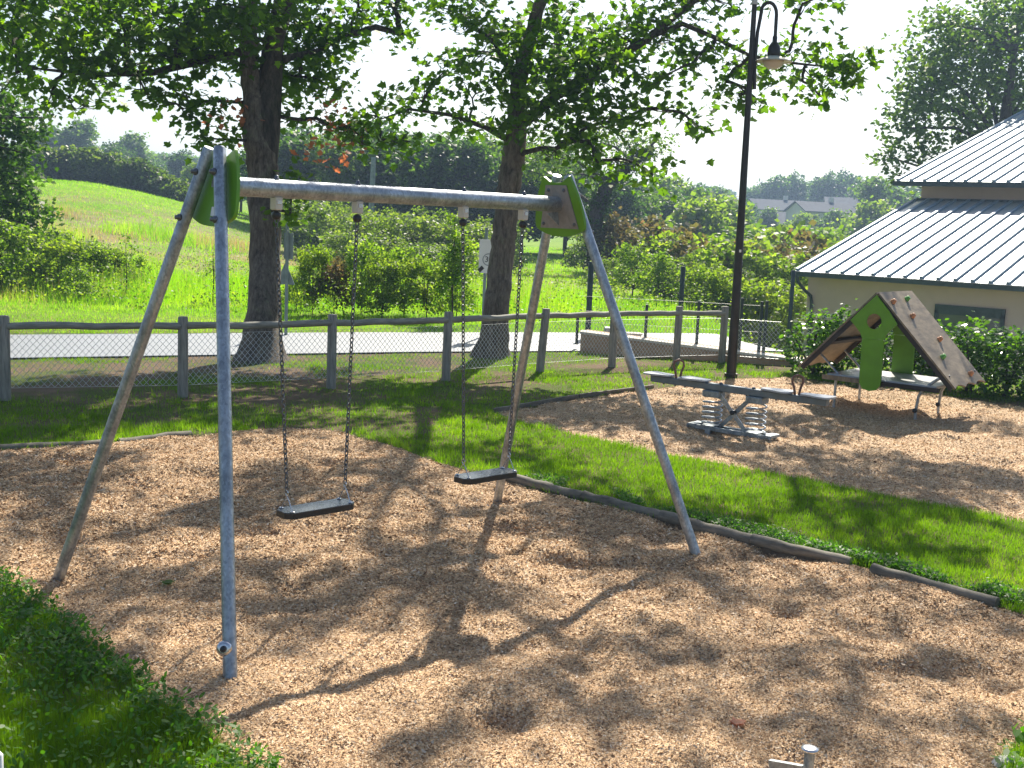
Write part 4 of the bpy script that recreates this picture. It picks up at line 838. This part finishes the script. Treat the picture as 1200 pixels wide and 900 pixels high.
q = at(333.5, 395, 20.5); sg = empty('sign_backs', (q[0], 20.5, 0), 'grey backs of a rectangular and a triangular road sign behind the left trunk', 'road sign')
m = MB(); m.tube([(0,0,-.05),(0,0,2.0)], .03, 10); m.build('pole', M['sign_back'], sg)
z1 = at(337,288,20.5)[2]; m = MB(); m.prism(rrect(.16,.46,.02), (.02,.03,z1), SX, SY, .02); m.build('rectangular_plate', M['sign_back'], sg)
z2 = at(337,320,20.5)[2]; m = MB(); m.prism([(-.22,-.2),(.12,-.2),(-.05,.2)], (.02,.03,z2), SX, SY, .015); m.build('triangular_plate', M['sign_back'], sg)
q = at(434, 262, 60); zt = at(436, 185, 60)[2]; m = MB(); m.tube([(0,0,-.3),(.1,0,zt*.5),(.15,0,zt)], [.17,.15,.12], 10); o = m.build('utility_pole', M['sign_back']); o.location = (q[0], 60, 0); tag(o, 'grey utility pole rising from the brambles behind the swing beam', 'pole')

# ---------------------------------------------------------------- street lamp
lp = empty('street_lamp', (3.3,17.45,0), 'tall dark bronze street lamp with hooked arm and saucer shade', 'street lamp')
m = MB(); m.tube([(0,0,-.05),(0,0,.9),(-.01,0,2.5),(-.03,0,5.45)], [.075,.070,.056,.036], 16); m.tube([(0,0,-.05),(0,0,.06)], .1, 16); m.build('pole', M['lamp_paint'], lp)
m = MB(); m.tube([(-.03,0,5.44),(-.03,0,5.56)], [.05,.03], 12); m.build('finial', M['bracket'], lp)
m = MB(); pts = [(.055,0,4.25),(.04,0,4.45),(.035,0,4.75),(.04,0,5.05),(.07,0,5.28)]
for k in range(1, 9): a = R(168-168*k/8); pts.append((.18+.118*math.cos(a), 0, 5.31+.17*math.sin(a)))
pts.append((.302,0,5.0)); m.tube(pts, [.026]*len(pts), 10); m.build('arm', M['lamp_paint'], lp)
hx = .30; hdp = empty_parent = None
m = MB(); m.lathe((hx,0,0), [(.025,5.02),(.035,5.0),(.035,4.93),(.05,4.92),(.085,4.86),(.095,4.78),(.095,4.72),(.06,4.71)], 20); hd_ = m.build('lamp_head', M['lamp_paint'], lp)
m = MB(); m.lathe((hx,0,0), [(.09,4.73),(.16,4.705),(.27,4.655),(.272,4.648),(.15,4.672),(.08,4.69)], 32); m.build('lamp_shade', M['bracket'], hd_)
m = MB(); m.lathe((hx,0,0), [(.155,4.665),(.15,4.63),(.12,4.58),(.07,4.55),(.02,4.54)], 24); m.build('lens', M['lens'], hd_)
m = MB(); m.box((-.005,-.085,1.9), (.03,.01,.04)); m.build('inspection_tag', M['sign_white'], lp)

# ---------------------------------------------------------------- swing set
cx, cy, yaw = -.6829, 7.3031, .7583; SWX = Vector((math.cos(yaw), math.sin(yaw), 0)); SWY = Vector((-math.sin(yaw), math.cos(yaw), 0)); HB = 2.35
sw = empty('swing_set', (cx,cy,0), 'galvanised two bay swing frame with green end plates standing in the wood chips', 'swing frame', rz=yaw)
L2, Lt2, W2, t2, Ht = 1.80, 1.34, 1.012, .052, 2.55
legs = []
for sx in (-1, 1):
    for sy in (-1, 1):
        a = Vector((sx*L2, sy*W2, 0)); b_ = Vector((sx*Lt2, sy*t2, Ht)); d_ = (b_-a).normalized(); a = a-d_*.15; m = MB(); m.tube([a, a.lerp(b_,.5), b_-d_*.012, b_], [.0345,.0345,.0345,.030], 20); o = m.build('leg', M['galv'], sw); legs.append((sx, sy, Vector((sx*L2, sy*W2, 0)), d_, o))
        o_ = Vector((sx, 0, 0))
        for zz_ in (2.17, 2.42): m = MB(); p = Vector((sx*L2, sy*W2, 0))+d_*(zz_/d_.z); m.lathe(p+o_*.03, [(.02,0),(.02,.012),(.012,.014),(.012,.03),(.004,.032)], 10, o_); m.build('bolt', M['chain'], o)
        if (sx, sy) == (-1, -1):
            p = Vector((-L2,-W2,0))+d_*.14; cdv = Vector((math.cos(-yaw)*.05-math.sin(-yaw)*-1, math.sin(-yaw)*.05+math.cos(-yaw)*-1, .25)).normalized()
            p += Vector((math.cos(-yaw)*-.02, math.sin(-yaw)*-.02, 0)); m = MB(); m.lathe(p+cdv*.02, [(.036,0),(.038,.014),(.03,.024),(.02,.026)], 20, cdv); k_ = m.build('foot_cap', M['chrome'], o); m = MB(); m.lathe(p+cdv*.04, [(.016,0),(.016,.02),(.01,.024)], 12, cdv); m.build('foot_bolt', M['black_rubber'], k_)
m = MB(); m.tube([(-1.33,0,HB),(0,0,HB),(1.36,0,HB),(1.372,0,HB)], [.0525,.0525,.0525,.047], 28); beam = m.build('beam', M['galv'], sw)
lean = math.atan2(L2-Lt2, Ht)
def smooth_closed(pts, n=6):
    out = []; m_ = len(pts)
    for i in range(m_):
        p0, p1, p2, p3 = [np.array(pts[(i+k-1) % m_]) for k in range(4)]
        for k in range(n):
            t = k/n; out.append(tuple(.5*((2*p1)+(-p0+p2)*t+(2*p0-5*p1+4*p2-p3)*t*t+(-p0+3*p1-3*p2+p3)*t**3)))
    return out
out = smooth_closed([(-.135,.185),(-.115,.19),(-.06,.158),(0,.15),(.06,.158),(.115,.19),(.135,.185),(.2,.05),(.235,-.09),(.235,-.16),(.19,-.19),(.08,-.22),(-.08,-.22),(-.19,-.19),(-.235,-.16),(-.235,-.09),(-.2,.05)], 4)
for sx in (-1, 1):
    zc = HB; xc = sx*(L2-(L2-Lt2)*zc/Ht-.058); X_ = Vector((0,1,0)); Y_ = Vector((-sx*math.sin(lean),0,math.cos(lean)))
    m = MB(); m.prism(out, (xc,0,zc), X_, Y_, .02); pl = m.build('end_plate', M['green_panel'], sw)
    inn = Vector((-sx*math.cos(lean), 0, -math.sin(lean))); m = MB(); pc = Vector((xc,0,zc))+inn*.0145; m.prism([(-.10,.135),(.10,.135),(.185,-.165),(-.185,-.165)], pc, X_, Y_, .006); ip = m.build('steel_plate', M['bare_board'], pl)
    for a, b_ in ((-.075,.10),(.075,.10),(.15,-.135),(-.15,-.135)): m = MB(); m.lathe(pc+X_*a+Y_*b_, [(.013,0),(.013,.008),(.007,.012)], 10, inn); m.build('bolt', M['chain'], ip)
    m = MB(); q = pc+inn*.03; m.add([pc+X_*.003-Y_*.045+inn*0, pc+X_*.003-Y_*.15, pc+X_*.003-Y_*.045+inn*.11, pc-X_*.003-Y_*.045, pc-X_*.003-Y_*.15, pc-X_*.003-Y_*.045+inn*.11], [(0,1,2),(5,4,3),(1,4,5,2),(0,2,5,3)]); m.build('gusset', M['galv_dull'], ip)
m = MB(); xc = -(L2-(L2-Lt2)*2.2/Ht-.058)-.012; m.prism(rrect(.05,.05,.004), (xc-.004,-.03,2.21), Vector((0,1,0)), Vector((math.sin(lean),0,math.cos(lean))), .003); m.build('sticker', M['sign_white'], sw)
BR = [-.952,-.393,.442,.977]
for s_ in BR:
    m = MB(); m.box((s_,0,2.268), (.05,.06,.075), bev=.006); b1 = m.build('bracket', M['bracket'], sw)
    m = MB(); m.box((s_,-.032,2.275), (.028,.006,.022)); m.build('bracket_window', M['chrome'], b1)
    m = MB(); m.lathe((s_,0,2.40), [(.018,0),(.018,.008),(.011,.010),(.011,.022),(.004,.026)], 10); m.build('bolt', M['chain'], b1)
def swing(s0, s1, t0, t1, zz0, label):
    mid = (s0+s1)/2; base = Vector((cx,cy,0))+SWX*mid; t = empty('swing', tuple(base), label, 'swing', 'two swings hanging from the beam', rz=yaw)
    zt = zz0; Ls, Wd, Th = .50, .17, .034; o_ = []
    for (a, b_, c_) in ((Ls/2-.04,-Wd/2,0),(Ls/2,-Wd/2+.04,1),(Ls/2,Wd/2-.04,2),(Ls/2-.04,Wd/2,3),(-Ls/2+.04,Wd/2,4),(-Ls/2,Wd/2-.04,5),(-Ls/2,-Wd/2+.04,6),(-Ls/2+.04,-Wd/2,7)): o_.append((a,b_))
    m = MB(); m.prism(o_, (0,0,zt-Th/2), Vector((1,0,0)), Vector((0,1,0)), Th); st = m.build('seat', M['black_rubber'], t)
    m = MB(); m.prism([(a*.985,b_*.96) for a,b_ in o_], (0,0,zt+.001), Vector((1,0,0)), Vector((0,1,0)), .006)
    m.build('seat_top', M['seat_top'], st)
    for s_, tp in ((s0, t0), (s1, t1)):
        A = Vector((tp-mid, 0, 2.232)); Bq = Vector((s_-mid, 0, zt+.115)); m = MB(); m.lathe(A-Vector((0,0,.035)), [(.008,.03),(.026,.018),(.028,0),(.02,-.016),(.008,-.02)], 12); m.build('swivel', M['black_rubber'], t)
        A = A-Vector((0,0,.05)); m = MB(); Lc = (Bq-A).length; n = int(Lc/.029); d_ = (Bq-A)/n; dn = d_.normalized(); u = Vector((0,1,0)); v = dn.cross(u)
        for k in range(n): m.ring(A+d_*(k+.5), dn, u if k % 2 else v, .0195, .0105, .0042, 10, 5)
        m.build('chain', M['chain'], t)
        m = MB(); m.ring(Bq+Vector((0,0,-.008)), (0,0,1), (0,1,0), .018, .013, .004)
        for sy in (-1, 1): m.tube([Bq-Vector((0,0,.02)), Bq+Vector((0,sy*.03,-.06)), Vector((s_-mid, sy*.06, zt+.004))], .0035, 6)
        for sy in (-1, 1): m.ring((s_-mid, sy*.06, zt+.008), (1,0,0), (0,1,0), .011, .011, .004, 10, 5)
        m.build('hanger', M['chrome'], t)
swing(-.854,-.438,BR[0],BR[1],.468,'left black rubber swing, nearer the camera')
swing(.524,.941,BR[2],BR[3],.502,'right black rubber swing, nearer the far green plate')

# ---------------------------------------------------------------- spring seesaw
e_ = Vector((.77,-.64,0)).normalized(); ry = math.atan2(e_.y, e_.x)
ssw = empty('spring_seesaw', (2.42,12.48,0), 'grey spring seesaw with four flat seats and brown loop handles', 'seesaw', rz=ry)
m = MB(); m.box((0,0,.505), (2.14,.09,.075), bev=.008); bm_ = m.build('beam', M['seesaw_grey'], ssw)
for a in (-.9,-.75,-.62,-.5,-.15,.15,.5,.62,.75,.9): m = MB(); m.lathe((a,-.02,.468), [(.012,0),(.012,-.012),(.006,-.016)], 8); m.build('bolt', M['chain'], bm_)
for a in (-.18, .22): m = MB(); m.lathe((a,0,.543), [(.02,0),(.02,.012),(.01,.02)], 10); m.build('bolt', M['chain'], bm_)
seat_o = smooth_closed([(-.17,-.02),(-.15,-.07),(-.05,-.085),(.05,-.115),(.15,-.12),(.18,-.05),(.18,.05),(.15,.12),(.05,.115),(-.05,.085),(-.15,.07),(-.17,.02)], 3)
for c_, f_ in ((-.965,-1),(-.503,-1),(.49,1),(.945,1)):
    m = MB(); m.prism([(a*f_, b_*f_) for a, b_ in seat_o], (c_,0,.560), Vector((1,0,0)), Vector((0,1,0)), .018); m.build('seat', M['deck'], ssw)
for c_ in (-.73,.72):
    m = MB(); pts = [(c_, -.02, .54),(c_,-.035,.62),(c_,-.058,.68),(c_,-.05,.73),(c_,0,.752),(c_,.05,.73),(c_,.058,.68),(c_,.035,.62),(c_,.02,.54)]
    ct = math.cos(.9); st_ = math.sin(.9); pts = [(c_+b_*st_, b_*ct, z) for _, b_, z in pts]; m.tube(pts, .013, 8); m.build('handle', M['handle'], ssw)
for c_ in (-.266,.268):
    m = MB(); pts = [(c_+.108*math.cos(2*math.pi*k/16), .108*math.sin(2*math.pi*k/16), .075+.31*k/(16*5.5)) for k in range(16*5+9)]; m.tube(pts, .009, 8); m.build('spring', M['galv'], ssw)
    m = MB(); m.box((c_,0,.43), (.20,.16,.07), bev=.008); m.build('spring_mount', M['galv_dull'], ssw)
for sgn in (-1, 1):
    m = MB(); a = Vector((sgn*.2, sgn*.02, .45)); b_ = Vector((-sgn*.18, sgn*.02, .06)); d_ = (b_-a).normalized(); m.box((a+b_)/2, ((b_-a).length,.012,.045), (d_, Vector((0,1,0)), d_.cross(Vector((0,1,0))))); m.build('brace', M['galv'] if sgn < 0 else M['galv_dull'], ssw)
m = MB(); m.lathe((0,-.05,.255), [(.025,0),(.025,.1),(.012,.11)], 12, (0,1,0)); m.build('pivot', M['black_rubber'], ssw)
m = MB(); m.box((0,-.07,.05), (.98,.05,.045), bev=.005); m.box((0,.07,.05), (.98,.05,.045), bev=.005); m.box((-.46,0,.065), (.10,.22,.03), bev=.004); m.box((.46,0,.065), (.10,.22,.03), bev=.004); m.box((-.266,0,.072), (.16,.2,.02)); m.box((.268,0,.072), (.16,.2,.02)); m.box((-.25,-.08,0), (.06,.06,.1)); m.box((.35,-.08,0), (.06,.06,.1)); m.lathe((-.49,-.1,.05), [(.022,0),(.022,.02)], 10, (-1,0,0)); m.lathe((.49,-.1,.05), [(.022,0),(.022,.02)], 10, (1,0,0)); m.build('base', M['galv_dull'], ssw)

# ---------------------------------------------------------------- climbing house
ch = empty('climbing_house', (4.13,14.9,0), 'small A shaped climbing house with brown plywood roof and green panels', 'playhouse', rz=ry)
Xc = Vector((1,0,0)); Zc = Vector((0,0,1)); Yc = Vector((0,1,0))
def panel_outline(k=8):
    # (x,z) outline of the green gable panel counter-clockwise, sampled to 32 points
    pts = [(.525,1.485),(.36,1.31),(.21,1.145),(.29,1.07),(.355,1.0),(.385,.93),(.388,.7),(.39,.44),(.40,.36),(.44,.30),(.53,.278),(.62,.30),(.665,.36),(.675,.44),(.672,.7),(.665,.93),(.69,1.0),(.745,1.07),(.82,1.145),(.69,1.31)]
    o = []
    for i, p in enumerate(pts):
        q = pts[(i+1) % len(pts)]; o += [p, ((p[0]+q[0])/2, (p[1]+q[1])/2)]
    return o
PO = panel_outline(); hc = (.522,1.155); n = len(PO)
for yy, lab in ((-.075, None), (.95, 'darker green shaded rear panel')):
    m = MB(); hole = []
    for i, (a, b_) in enumerate(PO): th = math.atan2(b_-hc[1], a-hc[0]); hole.append(th)
    # hole vertices: evenly spread, same count as the outline, starting at the top
    hl = [(hc[0]+.10*math.cos(math.pi/2+2*math.pi*i/n), hc[1]+.10*math.sin(math.pi/2+2*math.pi*i/n)) for i in range(n)]
    o = bpy.data.objects
    # head (with hole) and foot are meshed by an n-gon pair with a bridged hole
    head = [p for p in [(.525,1.485),(.44,1.397),(.36,1.31),(.285,1.227),(.21,1.145),(.25,1.108),(.29,1.07),(.355,1.0),(.385,.93),(.46,.93),(.525,.93),(.60,.93),(.665,.93),(.69,1.0),(.745,1.07),(.783,1.108),(.82,1.145),(.755,1.227),(.69,1.31),(.607,1.397)]]
    nh = len(head); angs = [math.atan2(b_-hc[1], a-hc[0]) for a, b_ in head]; hl = [(hc[0]+.098*math.cos(t_), hc[1]+.098*math.sin(t_)) for t_ in angs]
    m.prism(head, (0,yy,0), Xc, Zc, .022, hl)
    m.prism([(.385,.928),(.388,.7),(.39,.44),(.40,.36),(.44,.30),(.53,.278),(.62,.30),(.665,.36),(.675,.44),(.672,.7),(.665,.928)], (0,yy,0), Xc, Zc, .022)
    p_ = m.build('gable_panel', M['green_panel'], ch)
    if lab: p_['label'] = lab
ap = Vector((.52,0,1.50))
for sgn, foot in ((-1, Vector((-.46,0,.46))), (1, Vector((1.575,0,.42)))):
    d_ = (foot-ap).normalized(); Ln = (foot-ap).length; nrm = d_.cross(Yc); nrm = nrm if nrm.z > 0 else -nrm
    # board with a wavy lower edge
    ol = [(0,-.05),(0,1.03)]; 
    for k in range(0, 13): f = k/12; ol.append((Ln-.045*abs(math.sin(f*math.pi*3)) + .0, 1.03-1.08*f))
    m = MB(); m.prism(ol, ap+nrm*.012*(1), d_, Yc, .022); rp = m.build('roof_panel', M['ply'], ch)
    m = MB(); m.box(ap+d_*(Ln*.5)+Vector((0,-.03,0))-nrm*.03, (Ln-.06,.03,.055), (d_, Yc, nrm)); m.box(ap+d_*(Ln*.5)+Vector((0,.98,0))-nrm*.03, (Ln-.06,.03,.055), (d_, Yc, nrm)); m.box(ap+d_*(Ln*.62)+Vector((0,.5,0))-nrm*.03, (.06,.95,.04), (d_, Yc, nrm)); m.build('batten', M['dark_board'], rp)
    if sgn == 1:
        for f, y_, cl_ in ((.11,.12,'hold_orange'),(.09,.62,'hold_green'),(.27,.36,'hold_orange'),(.53,.62,'hold_orange'),(.70,.28,'hold_green'),(.90,.72,'hold_orange')):
            m = MB(); m.lathe(ap+d_*(Ln*f)+Vector((0,y_,0))+nrm*.023, [(.034,0),(.036,.012),(.026,.03),(.03,.04),(.022,.052),(.008,.055)], 12, nrm); m.build('climbing_hold', M[cl_], rp)
        for y_ in (.05,.95): m = MB(); m.lathe(ap+d_*(Ln*.88)+Vector((0,y_,0))+nrm*.023, [(.012,0),(.012,.012)], 8, nrm); m.build('bolt', M['chain'], rp)
m = MB(); m.box((.64,.47,.415), (1.42,.98,.03), bev=.005); m.build('deck', M['deck'], ch)
for y_ in (-.035,.985): m = MB(); m.box((.64,y_,.385), (1.5,.03,.055), bev=.004); m.build('deck_edge', M['dark_board'], ch)
m = MB(); m.box((.13,-.056,.385), (.50,.012,.06)); m.build('deck_board', M['ply'], ch)
for (a, y_) in ((.02,.06),(.03,.82)):
    m = MB(); m.tube([(a,y_,-.1),(a,y_,.3),(a-.0,y_,.36)], .018, 10); m.build('leg', M['galv'], ch)
for y_ in (.04,.82):
    m = MB(); m.tube([(1.10,y_,-.1),(1.10,y_,.1),(1.12,y_,.28),(1.17,y_,.37),(1.28,y_,.47),(1.37,y_,.54)], .019, 10); k_ = m.build('leg', M['galv'], ch); m = MB(); m.lathe((1.10,y_-.02,.10), [(.03,0),(.03,.02),(.012,.03)], 12, (0,-1,0)); m.build('leg_cap', M['black_rubber'], k_)
for y_ in (.10,.84):
    m = MB(); m.tube([(.03,y_,.42),(-.24,y_,.66)], .016, 8); m.build('strut', M['galv'], ch)

# ---------------------------------------------------------------- timber edging logs
LG = [((.0,9.86),(.62,9.27)),((.62,9.27),(1.22,8.74)),((1.20,8.74),(1.78,8.15)),((1.78,8.15),(2.36,7.70)),((2.45,7.52),(3.05,6.93))]
lbl = ['end log of the edging behind the right swing','second edging log, between the swing and the near right leg foot','edging log right behind the foot of the near right swing leg','mossy edging log half buried in chips beyond the near right leg','last edging log at the right, partly sunk under the weeds']
for (a, b_), l_ in zip(LG, lbl):
    a = Vector((*a, .02)); b_ = Vector((*b_, .02)); m = MB(); nn = 9; c_ = (a+b_)/2
    pts = [a.lerp(b_, k/(nn-1))-c_+Vector((random.uniform(-.004,.004), random.uniform(-.004,.004), random.uniform(-.004,.004)-.012*(k/(nn-1)))) for k in range(nn)]; m.tube(pts, [.047+random.uniform(-.005,.005) for _ in range(nn)], 14, wob=.08)
    o = m.build('edging_log', M['log_wood']); o.location = c_; tag(o, l_, 'log', 'logs edging the swing pit')
for a, b_, l_ in (((-5.3,9.75),(-3.75,10.68),'long half buried edging log at the left end of the swing pit'),((-3.68,10.75),(-3.15,11.28),'short edging log behind the outer left swing leg')):
    a = Vector((*a, -.01)); b_ = Vector((*b_, -.01)); m = MB(); c_ = (a+b_)/2; pts = [a.lerp(b_, k/6)-c_+Vector((0,0,random.uniform(-.01,.01))) for k in range(7)]; m.tube(pts, [.05+random.uniform(-.006,.006) for _ in pts], 12, wob=.08); o = m.build('edging_log', M['log_wood']); o.location = c_; tag(o, l_, 'log', 'logs edging the swing pit')
for a, b_, l_ in (((-.2,13.32),(.85,14.72),'thin dark board edging the second pit at its left corner'),((.87,14.75),(1.95,15.9),'thin dark board edging the second pit below the leaning fence post')):
    a = Vector((*a, .01)); b_ = Vector((*b_, .01)); c_ = (a+b_)/2; d_ = (b_-a).normalized(); m = MB(); m.box((0,0,0), ((b_-a).length,.03,.08), (d_, Vector((-d_.y,d_.x,0)), Zc), bev=.004); o = m.build('edging_board', M['log_wood']); o.location = c_; tag(o, l_, 'board', 'boards edging the second pit')

# ---------------------------------------------------------------- small near things
st = empty('spring_toy_mount', (1.42,4.62,0), 'metal stub with capped post and bar poking out of the chips at the bottom edge', 'metal mount')
p1 = at(949, 878, 4.66); m = MB(); m.tube([(p1[0]-1.42, p1[1]-4.62, -.1),(p1[0]-1.42, p1[1]-4.62, p1[2])], .021, 14); m.build('post', M['galv_dull'], st); m = MB(); m.lathe((p1[0]-1.42,p1[1]-4.62,p1[2]), [(.034,-.004),(.036,0),(.034,.006),(.02,.008)], 18); m.build('cap', M['chrome'], st)
p2 = at(906, 891, 4.7); p3 = at(940, 897, 4.6); m = MB(); a = Vector(p2)-Vector(st.location); b_ = Vector(p3)-Vector(st.location); d_ = (b_-a).normalized(); m.box((a+b_)/2-Vector((0,0,.03)), ((b_-a).length+.02,.02,.06), (d_, Vector((-d_.y,d_.x,0)).normalized(), d_.cross(Vector((-d_.y,d_.x,0)).normalized()))); m.build('bar', M['galv_dull'], st)
q = at(0, 882, 4.3); m = MB(); m.tube([(0,0,-.1),(0,0,q[2]-.01),(0,0,q[2])], [.022,.022,.014], 12); o = m.build('white_stake', M['sign_white']); o.location = (q[0]-.012, q[1], 0); tag(o, 'rounded white stake top in the grass at the lower left corner', 'stake')
q = gnd(1178, 896); m = MB(); m.lathe((0,0,0), [(.05,-.03),(.075,0),(.06,.03),(.02,.045)], 9, smooth=False); o = m.build('stone', M['stone']); o.location = (q[0]+.03, q[1], .0); o.scale = (1.2,.8,.8); tag(o, 'pale stone under the leaves at the lower right corner', 'stone')
# fallen leaves
GL = 'fallen leaves on the wood chips'
for (px, py, mt_, sz, lab) in [(197,692,'leaf',.055,'green lobed leaf fallen on the chips left of the upright swing leg'),(590,563,'leaf_brown',.03,None),(865,850,'leaf_brown',.05,'small brown leaf on the chips near the bottom centre right')]:
    if not lab: continue
    q = gnd(px, py); m = MB(); a0 = random.random()*6; ca, sa = math.cos(a0), math.sin(a0)
    pts = [((x_*ca-(y_-.5)*sa)*sz*1.6, (x_*sa+(y_-.5)*ca)*sz*1.6, .012+.25*abs(x_)*sz) for x_, y_ in LEAF]; m.add(pts, [tuple(range(len(LEAF)))]); o = m.build('fallen_leaf', M[mt_]); zz = float(pitz(np.array([q[0]]), np.array([q[1]]), PIT1)[0][0]); o.location = (q[0], q[1], zz); tag(o, lab, 'leaf', GL)

# ---------------------------------------------------------------- haze
m = MB(); m.box((0, 560, 18), (1900, 1300, 46)); hz = m.build('haze', None); hz['kind'] = 'stuff'
hm = bpy.data.materials.new('haze_air'); hm.use_nodes = True; n = hm.node_tree; n.nodes.remove(n.nodes['Principled BSDF']); v = n.nodes.new('ShaderNodeVolumePrincipled')
v.inputs['Color'].default_value = (.50,.70,1,1); v.inputs['Density'].default_value = .0009; v.inputs['Anisotropy'].default_value = .3; n.links.new(v.outputs[0], n.nodes['Material Output'].inputs['Volume']); hz.data.materials.append(hm)
